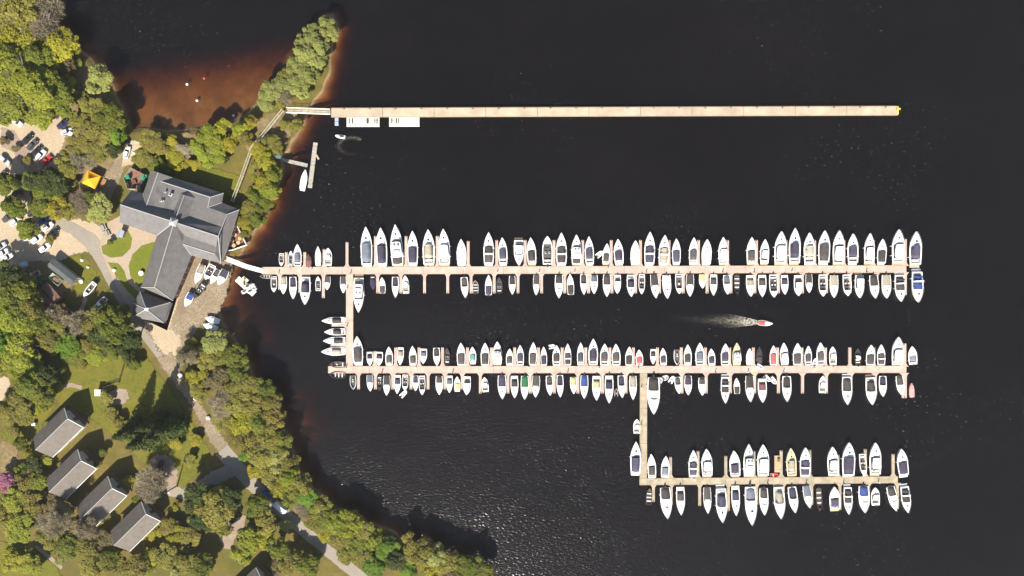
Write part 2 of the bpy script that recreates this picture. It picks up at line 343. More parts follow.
def inpoly(p, poly):
    x, y = p; c = False; n = len(poly)
    for i in range(n):
        (x1, y1), (x2, y2) = poly[i], poly[(i+1) % n]
        if (y1 > y) != (y2 > y) and x < (x2-x1)*(y-y1)/(y2-y1)+x1: c = not c
    return c
def ragged(poly, step=5.0, amp=1.2, seed=1):
    """resample a photo-pixel outline and wobble it a little"""
    out = []; n = len(poly)
    for i in range(n):
        a, b = Vector(poly[i]), Vector(poly[(i+1) % n]); k = max(1, int((b-a).length/step))
        for j in range(k):
            p = a.lerp(b, j/k); q = Vector((p.x*0.11, p.y*0.11, seed*3.7))
            out.append((p.x + amp*mnoise.noise(q), p.y + amp*mnoise.noise(q + Vector((9, 5, 1)))))
    return out
LV = [0]
def offset(poly, d):
    n = len(poly); ar = sum(poly[i][0]*poly[(i+1) % n][1]-poly[(i+1) % n][0]*poly[i][1] for i in range(n)); s = 1 if ar > 0 else -1; out = []
    for i in range(n):
        a, b, c = Vector(poly[i-1]), Vector(poly[i]), Vector(poly[(i+1) % n]); e1 = (b-a).normalized(); e2 = (c-b).normalized()
        n1 = Vector((-e1.y, e1.x))*s; n2 = Vector((-e2.y, e2.x))*s; k = (n1+n2); k = k/max(0.35, k.dot(k)/2*1.0) if k.length > 1e-4 else n1
        out.append(tuple(b + k*d))
    return out
def sheet(name, polypx, m, lvl, amp=1.2, seed=1, step=4.0, soft=0.9):
    """ground sheet: outline ring worn by the material, solid inside"""
    LV[0] += 1; z = GZ + 0.0035*LV[0]
    if amp < 0.7: soft = 0.3
    ring = [(p.x, p.y) for p in (P(x, y, GZ) for x, y in ragged(polypx, step, amp, seed))]; n = len(ring)
    if sum(ring[i][0]*ring[(i+1) % n][1]-ring[(i+1) % n][0]*ring[i][1] for i in range(n)) < 0: ring = ring[::-1]
    out, inn = offset(ring, -soft*0.4), offset(ring, soft*0.6)
    b = MB(); b.add([(x, y, z) for x, y in out + inn], [(i, (i+1) % n, n+(i+1) % n, n+i) for i in range(n)] + [tuple(range(n, 2*n))])
    o = b.build(name, m); struct(o); at = o.data.attributes.new('inner', 'FLOAT', 'POINT'); at.data.foreach_set('value', [0.0]*n + [1.0]*n)
    return o
def ribbon(line, wd):
    L, Rr = [], []
    for i, (x, y) in enumerate(line):
        a = Vector(line[max(i-1, 0)]); b = Vector(line[min(i+1, len(line)-1)]); d = (b-a).normalized(); n = Vector((-d.y, d.x))
        ww = wd[i] if isinstance(wd, (list, tuple)) else wd
        L.append((x+n.x*ww/2, y+n.y*ww/2)); Rr.append((x-n.x*ww/2, y-n.y*ww/2))
    return L + Rr[::-1]
Z4 = lambda pts: [(u/3.94, 210+v/3.94) for u, v in pts]

sheet('bracken_ground', [(-60,-60),(40,-60),(60,30),(80,55),(110,95),(122,125),(110,150),(118,170),(108,205),(90,215),(66,200),(64,150),(40,118),(-60,110)], BRACK, 1, 3, 3)
sheet('car_park', [(-60,112),(8,114),(22,121),(44,123),(60,117),(70,124),(64,136),(62,150),(66,160),(56,168),(46,178),(34,182),(24,186),(32,198),(34,208),(48,216),(60,219),(84,220),(100,226),(106,236),(100,246),
  (92,250),(80,253),(70,256),(60,262),(48,268),(34,276),(20,284),(0,276),(-60,270)], GRAVEL, 2, 2.0, 2, soft=1.6)
sheet('bark_bed', [(2,128),(14,132),(22,142),(34,158),(44,168),(36,178),(26,172),(14,152),(2,146)], PADM, 3, 1.5, 4)
sheet('road', ribbon([(52,221),(72,228),(90,240),(104,259),(116,284),(128,306),(142,328),(158,350),(172,370),(184,388)], [8,12,15,17,15,13,12,11,10,9]), ASPH, 4, 0.5, 5)
sheet('slip_yard', [(184,258),(206,254),(232,258),(230,276),(227,294),(220,310),(208,318),(196,330),(190,346),(184,364),(176,372),(160,352),(150,335),(142,322),(150,318),(166,326),(176,300)], DIRT, 3, 2.0, 6, soft=1.6)
sheet('paved_apron', [(150,318),(142,316),(148,330),(160,350),(172,362),(182,352),(180,336),(170,328),(178,300),(190,268),(186,262),(180,276),(170,302),(165,326)], GRAVEL, 5, 1.2, 7, soft=1.6)
sheet('paving', [(99,247),(104,234),(108,222),(120,216),(140,226),(162,236),(156,262),(146,285),(142,300),(134,314),(126,304),(114,282)], PAVE, 6, 0.4, 8)
sheet('lawn', Z4([(400,142),(440,128),(480,98),(505,82),(520,110),(516,150),(482,182),(440,188),(405,172)]), LAWN2, 7, 0.3, 9, 2)
sheet('lawn', Z4([(612,124),(560,140),(522,175),(508,220),(515,262),(546,305),(575,270),(600,200)]), LAWN2, 7, 0.3, 10, 2)
sheet('lawn', Z4([(425,208),(465,210),(490,240),(502,282),(545,322),(535,350),(505,322),(470,275)]), LAWN2, 7, 0.3, 11, 2)
sheet('lawn', Z4([(230,225),(250,200),(312,172),(352,205),(388,262),(372,300),(330,330),(300,320),(275,270)]), LAWN, 7, 0.8, 12, 2)
sheet('lawn', [(40,350),(95,332),(138,340),(150,362),(172,392),(196,430),(210,452),(196,476),(176,492),(150,470),(120,440),(96,420),(60,405),(44,380)], LAWN, 3, 3, 13)
sheet('track', ribbon([(164,356),(176,376),(190,396),(204,418),(216,438),(226,454)], [15,11,9,10,12,12]), DIRT, 5, 1.6, 14, soft=1.6)
sheet('driveway', ribbon([(236,468),(214,478),(196,490),(184,494),(168,490)], [14,14,12,10,12]), ASPH, 5, 0.8, 16)
sheet('road', ribbon([(222,450),(236,466),(252,484),(272,502),(296,524),(322,546),(352,570),(392,604)], [16,15,13,12,11.5,11.5,11.5,12]), ASPH, 6, 0.5, 15)
sheet('turning_pad', [(150,460),(157,455),(166,455),(174,462),(178,472),(176,486),(166,490),(154,486),(148,474)], PADM, 6, 0.8, 17)
sheet('parking_pad', [(218,536),(226,522),(236,512),(246,516),(244,526),(234,540),(232,550),(224,548)], PADM, 5, 0.6, 18)
sheet('patio', [(101,400),(108,392),(118,388),(127,390),(129,398),(122,404),(110,406)], PADM, 5, 0.8, 19)
sheet('sand_patch', [(-30,380),(4,377),(11,380),(9,388),(5,398),(-4,404),(-30,402)], GRAVEL, 5, 0.8, 20)
sheet('soil_patch', [(-20,450),(8,440),(20,446),(16,466),(4,474),(-20,476)], BRACK, 5, 2, 21)
sheet('footpath', ribbon([(54,392),(62,387),(72,385),(82,388)], 4), PADM, 5, 0.4, 22)
sheet('footpath', ribbon([(36,546),(48,556),(62,568)], 4), PADM, 5, 0.4, 23)
sheet('footpath', ribbon([(86,298),(80,314),(70,328),(58,342)], 4), PADM, 5, 0.6, 24)
sheet('yard_track', ribbon([(128,146),(120,164),(110,184),(100,204),(98,220)], [18,12,14,14,10]), DIRT, 4, 1.2, 25)
sheet('van_pad', [(124,144),(134,140),(148,148),(146,156),(132,164),(122,166)], GRAVEL, 6, 0.8, 26)
sheet('lawn', [(168,166),(190,160),(214,168),(240,176),(242,196),(228,196),(200,184),(170,176)], LAWN, 4, 3, 27)
sheet('lawn', [(-60,560),(0,540),(30,548),(60,570),(80,600),(-60,640)], LAWN, 3, 4, 28)
sheet('lawn', [(0,432),(20,420),(40,408),(58,404),(40,430),(24,446),(6,442)], LAWN, 3, 3, 29)
sheet('dead_grass', [(244,130),(270,112),(296,112),(298,124),(288,140),(282,156),(262,160),(244,150)], BRACK, 3, 3, 30)
sheet('heath_patch', [(166,134),(204,134),(206,146),(190,152),(172,146)], BRACK, 3, 3, 31)
sheet('brown_yard', [(30,262),(60,262),(78,280),(62,296),(56,310),(36,304),(22,284)], BRACK, 5, 2, 32)

# ------------------------------------------------------------------ pontoons
def pontoon(name, label, a, b, wd, m, fingers, z=0.5, grp=None, posts=True):
    """a,b photo pixels of the walkway's centre line; fingers = (px,py,length px,dirx,diry)"""
    A, B = P(*a, z), P(*b, z); root = tag(empty(name, ((A.x+B.x)/2, (A.y+B.y)/2, 0)), label, 'pontoon', grp)
    o = Vector((root.location.x, root.location.y)); A = Vector((A.x, A.y)) - o; B = Vector((B.x, B.y)) - o
    d = (B-A); L = d.length; d.normalize(); n = Vector((-d.y, d.x)); W = wd*S; k = max(1, round(L/12))
    rnd = hsh(name, a)
    for i in range(k):
        p, q = A + d*(L*i/k + 0.03), A + d*(L*(i+1)/k - 0.03)
        MB().bar(p, q, W, z-0.42, z).build('deck_section', m, root)
        e = MB()
        for s in (-1, 1): e.bar(p + n*s*(W/2+0.05), q + n*s*(W/2+0.05), 0.09, z-0.30, z+0.03)
        e.build('edge_rail', CONCE, root)
    if posts:
        for i in range(int(L/11)):
            c = A + d*(5 + 11*i + rnd.uniform(-1, 1)) + n*rnd.choice((-1, 1))*W*0.36
            MB().box((c.x, c.y, z+0.5), (0.22, 0.22, 1.0)).build('service_pedestal', DARKM if rnd.random() < 0.6 else WHT, root)
    for (fx, fy, fl, dx, dy, fw) in fingers:
        c = P(fx, fy, z); c = Vector((c.x, c.y)) - o; u = Vector((dx, -dy)).normalized(); v = Vector((-u.y, u.x)); l = fl*S; h = fw*S/2
        pts = [c + v*(h+0.75), c + u*0.35 + v*(h+0.35), c + u*0.95 + v*h, c + u*(l-0.15) + v*h, c + u*l + v*(h-0.15),
               c + u*l - v*(h-0.15), c + u*(l-0.15) - v*h, c + u*0.95 - v*h, c + u*0.35 - v*(h+0.35), c - v*(h+0.75)]
        f = MB().prism([(p.x, p.y) for p in pts], z-0.45, z-0.006).build('finger', m, root)
        q = c + u*(l*0.97)
        MB().disc((q.x, q.y, z-0.006), 0.16, 6, 0.16).build('end_bollard', DARKM, f)
    return root
YA = lambda x: 270.8 - (x-265)/640*1.8      # centre line of the top pontoon
YB = 369.8
YC = lambda x: 481.4 - (x-640)/260*1.6
up = lambda xs, y, top, w=2.7: [(x, (y(x) if callable(y) else y)-3.2, ((y(x) if callable(y) else y)-3.2) - (t if t else top), 0, -1, w) for x, t in xs]
dn = lambda xs, y, bot, w=2.7: [(x, (y(x) if callable(y) else y)+3.2, (t if t else bot) - ((y(x) if callable(y) else y)+3.2), 0, 1, w) for x, t in xs]
fA = up([(286.2,252),(304.7,252),(324,249),(347,242),(375.4,236),(406,236),(437.2,236),(468.2,241),(496.7,0),(525.2,0),(554,0),(582.7,0),(611.3,0),(640.5,0),(669,0),(698.5,0),(727.6,0),(756.5,0),(786,0),(814.7,0),(843.9,0),(873.3,0)], YA, 240)
fA += dn([(279.6,290),(299.8,293),(323.3,298)] + [(x, 0) for x in (377.6,400.8,424.5,447.7,471.1,494.2,518,541.6,564.8,588.6,612,635.6,659.5,683.3,707.2,731,754.9,778.5,802.5,826.5,850,877)], YA, 293.4)
fA += up([(904.5,239)], YA, 239, 4.6) + dn([(904.5,295)], YA, 295, 4.6)
pontoon('pontoon', 'long pale pink pontoon with finger berths, topmost of the three boat rows', (262,270.8), (906.5,269.0), 7.0, PINK, fA)
fB = up([(374.6,351)] + [(x, 0) for x in (395.6,419,442.5,467.5,491.4,514.7,538.5,562.2,585.8,609.8,633.4,657.5,681.4,705.4,729.7,753.4,777.6,801.9,825.5,850,873.9)], YB, 347.3)
fB += dn([(x, 0) for x in (358.5,375.4,392.7,411,428,444.9,462.2)] + [(x, 393.5) for x in (480.3,508,530.3,554.2,577.9,602.5,626,682,706.3,730.4,754.7,778.6,802.7,826.5,851,875.4)], YB, 389.5)
fB += up([(904,343.5)], YB, 343, 4.6) + dn([(904.5,398)], YB, 398, 4.6)
pontoon('pontoon', 'long pale pink pontoon with finger berths, middle of the three boat rows', (328,YB), (906.5,YB-0.4), 6.6, PINK, fB)
fC = up([(670.6,457),(698,451),(725.9,456),(754,451),(781.3,450.5),(809.9,450),(838,455),(865.4,449),(893.3,454)], YC, 450)
fC += dn([(653.5,502),(671.3,505),(699.8,506),(728.5,511),(756.7,505),(783.3,505),(811.8,505),(840,510),(868.5,505),(897.6,509)], YC, 505)
pontoon('pontoon', 'weathered tan pontoon with finger berths, lowest and shortest boat row', (639.5,481.8), (898,479.8), 6.2, TANP, fC)
pontoon('pontoon', 'short pink pontoon joining the top and middle rows at their shore end', (349.6,274.3), (349.6,366.4), 6.6, PINK,
        [(346.2,325.3,15,-1,0,2.4), (346.2,345.4,16,-1,0,2.4)])
pontoon('pontoon', 'tan pontoon linking the middle row down to the lowest row', (643.6,373.2), (643.3,478.5), 6.6, TANP, [])

# long floating breakwater
def breakwater():
    a, b = P(331, 112.4, 0.9), P(898.5, 110.4, 0.9); root = tag(empty('breakwater', ((a.x+b.x)/2, (a.y+b.y)/2, 0)), 'long pale concrete floating breakwater pier crossing open water', 'pier')
    o = root.location; A = Vector((a.x-o.x, a.y-o.y)); B = Vector((b.x-o.x, b.y-o.y)); d = B-A; L = d.length; d.normalize(); n = Vector((-d.y, d.x)); k = 11; W = 2.45
    for i in range(k):
        p, q = A + d*(L*i/k+0.05), A + d*(L*(i+1)/k-0.05)
        MB().bar(p, q, W, -0.5, 0.9).build('concrete_section', CONC, root)
        MB().bar(p + n*(W/2+0.12), q + n*(W/2+0.12), 0.22, 0.3, 0.86).build('timber_fender', TIMB, root)
        MB().bar(p - n*(W/2+0.08), q - n*(W/2+0.08), 0.14, 0.35, 0.80).build('timber_fender', CONCE, root)
        for t in (0.25, 0.75):
            c = p.lerp(q, t) + n*(W/2-0.25); MB().box((c.x, c.y, 1.02), (0.4, 0.16, 0.24)).build('mooring_cleat', DARKM, root)
    c = B - d*0.7
    e = MB(); e.tube([(c.x, c.y, 0.9), (c.x, c.y, 2.6)], 0.09, 6); e.disc((c.x, c.y, 2.6), 0.25, 8, 0.4); e.build('marker_light', YELM, root)
    MB().bar(B - d*0.35, B - d*0.02, W*0.98, 0.9, 1.02).build('end_kerb', YELM, root)
breakwater()
def float_dock(label, x0, x1, y0, y1, m, slots, cell=0.5):
    a, b = P(x0, y1, 0.35), P(x1, y0, 0.35); root = tag(empty('float_dock', ((a.x+b.x)/2, (a.y+b.y)/2, 0)), label, 'floating dock', 'modular docks along the breakwater')
    w, h = b.x-a.x, b.y-a.y; nx, ny = max(1, round(w/1.0)), max(1, round(h/1.0))
    cub = MB().box((0, 0, 0.15), (w/nx-0.05, h/ny-0.05, 0.5), 0, 0.92).mesh('float_module', m)
    for i in range(nx):
        for j in range(ny):
            c = link('float_module', cub, root); c.location = (-w/2+(i+0.5)*w/nx, -h/2+(j+0.5)*h/ny, 0)
    for s in slots:
        MB().box((-w/2+s*w, 0.3, 0.47), (0.28, h*0.55, 0.12)).build('roller_slot', DARKM, root)
float_dock('white modular floating dock left of its twin below the breakwater', 346.5, 379.5, 117.2, 126.6, FLOATC, (0.1, 0.18, 0.63, 0.66, 0.86, 0.93))
float_dock('white modular floating dock right of its twin below the breakwater', 389, 419.5, 117.2, 126.4, FLOATC, (0.09, 0.25, 0.32))
float_dock('small blue grey float beside the white gangway of the breakwater', 334.6, 338.6, 117.5, 125.5, BLUEF, ())

def railed_walk(name, label, line, wd, z0, z1, deckm, railm, cat='walkway', posts=2.0, rail_h=1.0, supports=True):
    pts = []
    for i, (x, y) in enumerate(line):
        z = z0 + (z1-z0)*i/(len(line)-1); pts.append(P(x, y, z))
    o = pts[0].copy(); root = tag(empty(name, (o.x, o.y, 0)), label, cat); pts = [Vector((p.x-o.x, p.y-o.y, p.z)) for p in pts]
    for a, b in zip(pts[:-1], pts[1:]):
        d = (b-a); L = d.length; u = d.normalized(); n = Vector((-u.y, u.x, 0)).normalized()*(wd*S/2)
        k = max(1, int(L/3))
        for i in range(k):
            p, q = a + u*(L*i/k+0.02), a + u*(L*(i+1)/k-0.02)
            vs = [p-n, q-n, q+n, p+n]; m = MB().add([v - Vector((0, 0, 0.16)) for v in vs] + vs, [(3,2,1,0),(4,5,6,7),(0,1,5,4),(1,2,6,5),(2,3,7,6),(3,0,4,7)])
            m.build('deck_panel', deckm, root)
        for s in (-1, 1):
            r = MB(); up_ = Vector((0, 0, rail_h)); r.tube([a + n*s + up_, b + n*s + up_], 0.06, 5); r.tube([a + n*s + up_*0.5, b + n*s + up_*0.5], 0.05, 4)
            for i in range(int(L/posts)+1):
                p = a + u*min(L, i*posts) + n*s; r.tube([p, p + up_], 0.06, 4)
            r.build('handrail', railm, root)
        if supports:
            for i in range(max(1, int(L/5))):
                for s in (-1, 1):
                    p = a + u*(i*5+1) + n*s*0.8; MB().tube([(p.x, p.y, -1.2), (p.x, p.y, p.z-0.16)], 0.13, 6).build('pile', TIMB, root)
    return root
railed_walk('gangway', 'white railed gangway joining the wooded spit to the breakwater', [(287,110.6),(330.5,112.2)], 5.0, 1.6, 1.05, CONC, WHT, 'gangway')
railed_walk('boardwalk', 'narrow boardwalk with pale handrails crossing the spit to the marina building', [(283.5,110.5),(253,148),(243,176),(233,202)], 2.3, 1.7, 1.7, mat('boardwalk_deck', (0.17, 0.15, 0.12), 0.85, 0.3, 1.0), mat('rail_cream', (0.62, 0.56, 0.36), 0.6, 0.15, 1.0), 'boardwalk')
railed_walk('gangway', 'white gangway from the marina building down to the top pontoon', [(226.5,258.5),(247,266.5),(263.5,271)], 4.2, 1.5, 0.62, FLOATC, WHT, 'gangway')
# T-shaped timber jetty off the little beach
def jetty():
    c = P(308, 165, 0.8); root = tag(empty('jetty', (c.x, c.y, 0)), 'small grey timber T-shaped jetty by the beach', 'jetty')
    def seg(a, b, wd, n, zz):
        A, B = P(*a, zz) - c, P(*b, zz) - c; d = (B-A).to_2d(); L = d.length; d.normalize(); A2 = A.to_2d()
        for i in range(n): MB().bar(A2 + d*(L*i/n+0.015), A2 + d*(L*(i+1)/n-0.015), wd*S, zz-0.14, zz).build('deck_panel', GREYW, root)
        nn = Vector((-d.y, d.x))*wd*S*0.42
        for i in range(3):
            for s in (-1, 1):
                p = A2 + d*(L*(0.1+0.4*i)) + nn*s; MB().tube([(p.x, p.y, -2.5), (p.x, p.y, zz+0.15)], 0.11, 6).build('pile', TIMB, root)
    seg((281.5,159.5), (307.5,165.5), 3.6, 7, 0.795); seg((315.5,142.5), (309.8,188), 4.4, 12, 0.80)
    p = P(317.5, 157, 0.5) - c; MB().box((p.x, p.y, 0.55), (0.5, 1.6, 0.3), 0.5).build('ladder_platform', TEAK, root)
jetty()

# ------------------------------------------------------------------ boats
BL, BW = 9.0, 3.2        # template size
def hb(t, p=2.3, st=0.88):
    h = BW/2
    if t < 0.42: return h*(st + (1-st)*math.sin(t/0.42*math.pi/2))
    return h*max(0.0, 1 - ((t-0.42)/0.58)**p)
def sheer(t): return 0.95 + 0.42*t*t
def X(t): return (t-0.5)*BL
def hull_mesh(p=2.3, st=0.88, free=1.0, gm=GEL):
    m = MB(); ts = [0, .08, .16, .25, .35, .45, .55, .65, .74, .82, .89, .94, .975, 1.0]; loops = []
    for t in ts:
        b = max(hb(t, p, st), 0.03); z = sheer(t)*free; kz = -0.45*(1-max(0, (t-0.6)/0.4)**2*0.9)
        x = X(t); xf = x - 0.55*max(0, (t-0.7)/0.3)
        loops.append([(x, b-0.10 if b > .2 else b*.5, z), (x, b, z-0.02), (x, b*0.985, z-0.20), (xf, b*0.80, 0.02), (xf-0.1, 0, kz), (xf, -b*0.80, 0.02), (x, -b*0.985, z-0.20), (x, -b, z-0.02), (x, -b+0.10 if b > .2 else -b*.5, z)])
    n = len(loops[0]); vs = [q for l in loops for q in l]; fs = []
    for i in range(len(ts)-1):
        for j in range(n-1): fs.append((i*n+j, (i+1)*n+j, (i+1)*n+j+1, i*n+j+1))
    fs.append(tuple(range(n-1, -1, -1))[::-1])
    m.add(vs, fs); return m.mesh('hull', gm)
def deck_mesh(tc, tb=0.05, p=2.3, st=0.88, free=1.0, side=0.30, m_=DECKM):
    """deck: full width ahead of tc, side decks along the cockpit tb..tc, strip behind tb"""
    m = MB()
    def row(t, ys, dz=0.0): return [(X(t), y, sheer(t)*free - 0.03 + 0.10*(1-(y/(BW/2))**2) + dz) for y in ys]
    fr = [-1, -.75, -.4, 0, .4, .75, 1]
    ts = [tc + (0.985-tc)*i/8 for i in range(9)]
    m.grid([row(t, [f*max(hb(t, p, st)-0.09, 0.02) for f in fr]) for t in ts])
    tt = [tb + (tc-tb)*i/5 for i in range(6)]
    for s in (-1, 1):
        m.grid([[(X(t), s*q, sheer(t)*free - 0.03) for q in (hb(t, p, st)-0.09, hb(t, p, st)-side)] for t in tt])
        m.grid([[(X(t), s*(hb(t, p, st)-side), z) for z in (sheer(t)*free-0.03, 0.32)] for t in tt])
    m.grid([[(X(t), f*(hb(t, p, st)-0.09), sheer(t)*free-0.03) for f in fr] for t in (0.005, tb)])
    for t in (tb, tc): m.grid([[(X(t), f*(hb(t, p, st)-side), z) for f in fr] for z in (0.32, sheer(t)*free)])
    return m.mesh('deck', m_)
def sole_mesh(tc, tb=0.05, p=2.3, st=0.88, side=0.30, mm=SOLE):
    m = MB(); m.grid([[(X(t), f*(hb(t, p, st)-side+0.01), 0.36) for f in (-1, 0, 1)] for t in [tb + (tc-tb)*i/5 for i in range(6)]])
    return m.mesh('cockpit_sole', mm)
def coach_mesh(t0, t1, wf=0.62, h=0.32, p=2.3, free=1.0, mm=GEL):
    def ring(k, dz, sh):
        L = []; n = 9
        for s in (1, -1):
            for i in range(n):
                q = i/(n-1) if s == 1 else 1-i/(n-1); t = t0 + sh*0.02 + (t1-t0-sh*0.05)*q
                b = max(hb(t, p)*wf*k*(1-0.35*q**3), 0.06)
                L.append((X(t), -s*b, sheer(t)*free + 0.03 + dz))
        return L
    m = MB(); m.loft([ring(1.0, -0.06, 0), ring(0.97, h*0.7, 0.4), ring(0.86, h, 1.0)], False, True); return m.mesh('coachroof', mm)
def hatch_mesh(t, w=0.5, z=0.42, free=1.0):
    return MB().box((X(t), 0, sheer(t)*free + z), (w*1.1, w, 0.06)).mesh('deck_hatch', GLASS)
def screen_mesh(t, wid, z0, h, back=0.9, wrap=0.55):
    """raked wrap-round windscreen at station t"""
    lo, hi = [], []
    for i in range(11):
        a = -1 + 2*i/10; x = X(t) + 0.45*(1-a*a) - wrap*BL*0.10*max(0, abs(a)-0.75)/0.25
        lo.append((x, a*wid, z0)); hi.append((x - back*(1-0.55*abs(a)), a*wid*0.90, z0+h))
    m = MB(); m.grid([lo, hi]); m.grid([[(v[0]-0.05, v[1], v[2]) for v in lo], [(v[0]-0.05, v[1], v[2]) for v in hi]]); return m.mesh('windscreen', GLASS)
def cover_mesh(t0, t1, zf=1.95, za=1.5, wf=0.84, p=2.3, st=0.88, sag=0.06, seed=1):
    m = MB(); rows = []; nt, ny = 9, 9; rn = random.Random(seed)
    for i in range(nt):
        q = i/(nt-1); t = t0 + (t1-t0)*q; b = hb(t, p, st)*wf; top = za + (zf-za)*(q**0.8) - sag*math.sin(q*3*math.pi)**2
        if i == 0: top = sheer(t)+0.12
        r = []
        for j in range(ny):
            a = -1 + 2*j/(ny-1); z = sheer(t)*0.98 + (top-sheer(t))*(1-abs(a)**3.2) + rn.uniform(-.02, .02)
            r.append((X(t) - 0.25*(1-abs(a)) * (1 if i == 0 else 0), a*b, z))
        rows.append(r)
    m.grid(rows); return m.mesh('cockpit_cover', COVERS['k'][1], True)
def rail_mesh(t0=0.5, p=2.3, free=1.0):
    m = MB(); ts = [t0, .6, .7, .8, .88, .95, .985]
    for s in (1, -1):
        m.tube([(X(t), s*max(hb(t, p)-0.10, 0.03), sheer(t)*free + 0.5) for t in ts], 0.035, 4)
        for t in ts[::2]: m.tube([(X(t), s*max(hb(t, p)-0.10, 0.03), sheer(t)*free - .03) for _ in (0,)] + [(X(t), s*max(hb(t, p)-0.10, 0.03), sheer(t)*free+0.5)], 0.03, 4)
    return m.mesh('guard_rail', STEEL)
def fender_mesh(t, s, p=2.3):
    y = s*(hb(t, p)+0.11); x = X(t)
    return MB().tube([(x, y, 0.15), (x, y, 0.25), (x, y, 0.70), (x, y, 0.82)], 0.12, 6).mesh('fender', FENDM)
def platform_mesh(): return MB().box((X(0)-0.40, 0, 0.30), (0.85, BW*0.78, 0.10)).mesh('swim_platform', DECKM)
def teakplat_mesh(): return MB().box((X(0)-0.40, 0, 0.30), (0.85, BW*0.80, 0.10)).mesh('swim_platform', TEAK)
def motor_mesh(y=0.0):
    m = MB(); m.box((X(0)-0.42, y, 0.95), (0.72, 0.46, 0.62), 0, 0.72); m.box((X(0)-0.38, y, 0.25), (0.26, 0.18, 0.9)); m.box((X(0)-0.05, y, 0.8), (0.35, 0.30, 0.25)); return m.mesh('outboard_motor', RUBBER)
def arch_mesh(t, zt=2.1, wd=0.42):
    m = MB(); h = hb(t)*0.93
    for s in (1, -1): m.add([(X(t)-wd*.6, s*h, 0.9), (X(t)+wd*.5, s*h, 0.9), (X(t)+wd*.5, s*h*0.78, zt), (X(t)-wd*.6+.1, s*h*0.78, zt), (X(t)-wd*.6, s*(h-.14), 0.9), (X(t)+wd*.5, s*(h-.14), 0.9), (X(t)+wd*.5, s*(h*.78-.16), zt-.1), (X(t)-wd*.6+.1, s*(h*.78-.16), zt-.1)],
                             [(0,1,2,3),(7,6,5,4),(0,3,7,4),(1,5,6,2),(2,6,7,3)])
    m.box((X(t), 0, zt-0.04), (wd*1.1, h*1.6, 0.10)); return m.mesh('radar_arch', GEL)
def seats_mesh(ts, w=0.55):
    m = MB()
    for t, y in ts:
        m.box((X(t), y, 0.68), (w, w, 0.55), 0, 0.94); m.box((X(t)-w*0.5, y, 1.02), (0.14, w, 0.55))
    return m.mesh('seat', VINYL)
def bench_mesh(t): return MB().box((X(t), 0, 0.62), (0.6, BW*0.62, 0.5), 0, 0.95).mesh('bench_seat', VINYL)
def roof_mesh(t0, t1, z, wf=0.72, th=0.12, camber=0.12, mm=GEL, name='hardtop'):
    m = MB(); top = []; 
    for i in range(6):
        q = i/5; t = t0 + (t1-t0)*q; b = hb(t)*wf*(1-0.18*q*q)
        top.append([(X(t) + 0.25*(1-(a*a))*(q-.5), a*b, z + camber*(1-a*a)) for a in (-1, -.6, 0, .6, 1)])
    m.grid(top); m.grid([[(v[0], v[1], v[2]-th) for v in r][::-1] for r in top])
    for r in (top[0][::-1], top[-1]): m.grid([r, [(v[0], v[1], v[2]-th) for v in r]])
    for j in (0, 4): m.grid([[r[j] for r in top], [(r[j][0], r[j][1], r[j][2]-th) for r in top]])
    return m.mesh(name, mm)
def house_mesh(t0, t1, z0, z1, wf=0.72, rake=0.7, mm=GLASS, name='side_windows'):
    def ring(z, k, q): 
        a = []; 
        for t, s in ((t0, 1), (t0*.5+t1*.5, 1), (t1, 1), (t1, -1), (t0*.5+t1*.5, -1), (t0, -1)):
            a.append((X(t) + (-rake*q if t == t1 else (0.15*q if t == t0 else 0)), -s*hb(t)*wf*k*(0.88 if t == t1 else 1), z))
        return a
    m = MB(); m.loft([ring(z0, 1, 0), ring(z1, 0.93, 1)], False, True); return m.mesh(name, mm)
def well_mesh(t0, t1, wf=0.6, z=0.98, mm=SOLE, name='cockpit_lining'):
    m = MB(); m.grid([[(X(t), a*hb(t)*wf, z) for a in (-1, 0, 1)] for t in (t0, (t0+t1)/2, t1)]); return m.mesh(name, mm)
def thwart_mesh(ts):
    m = MB()
    for t in ts: m.box((X(t), 0, 0.72), (0.55, hb(t)*1.55, 0.10))
    return m.mesh('thwart', VINYL)
def ribtube_mesh():
    m = MB(); ts = [0.0, .15, .3, .45, .6, .72, .82, .9, .96]
    pts = [(X(t), hb(t, 2.6)-0.1, 0.62+0.25*t*t) for t in ts] + [(X(.985), 0, 0.9)] + [(X(t), -hb(t, 2.6)+0.1, 0.62+0.25*t*t) for t in ts[::-1]]
    m.tube(pts, 0.27, 8); return m.mesh('inflatable_tube', TUBEG, True)
def console_mesh(t=0.42): return MB().box((X(t), 0, 0.85), (0.9, 0.8, 1.0), 0, 0.8).mesh('console', VINYL)

def cabwin_mesh(t0=.56, t1=.76, wf=.60, z=.20, p=2.3):
    m = MB()
    for s in (1, -1):
        a = [(X(t), s*hb(t, p)*wf*(1-0.35*((t-.53)/.33)**3 if t > .53 else 1), sheer(t)) for t in (t0, (t0+t1)/2, t1)]
        m.grid([[(x, y, zz+.06) for x, y, zz in a], [(x, y*.93, zz+z+.10) for x, y, zz in a]])
        m.grid([[(x, y*.99, zz+.06) for x, y, zz in a], [(x, y*.92, zz+z+.10) for x, y, zz in a]])
    return m.mesh('cabin_window', GLASS)
H23 = hull_mesh(); HBLUNT = hull_mesh(3.0); HDRK = hull_mesh(2.5)
RAIL = rail_mesh(); PLAT = platform_mesh(); TPLAT = teakplat_mesh(); MOT = motor_mesh()
FEN = [fender_mesh(t, s) for t in (0.22, 0.5) for s in (1, -1)]
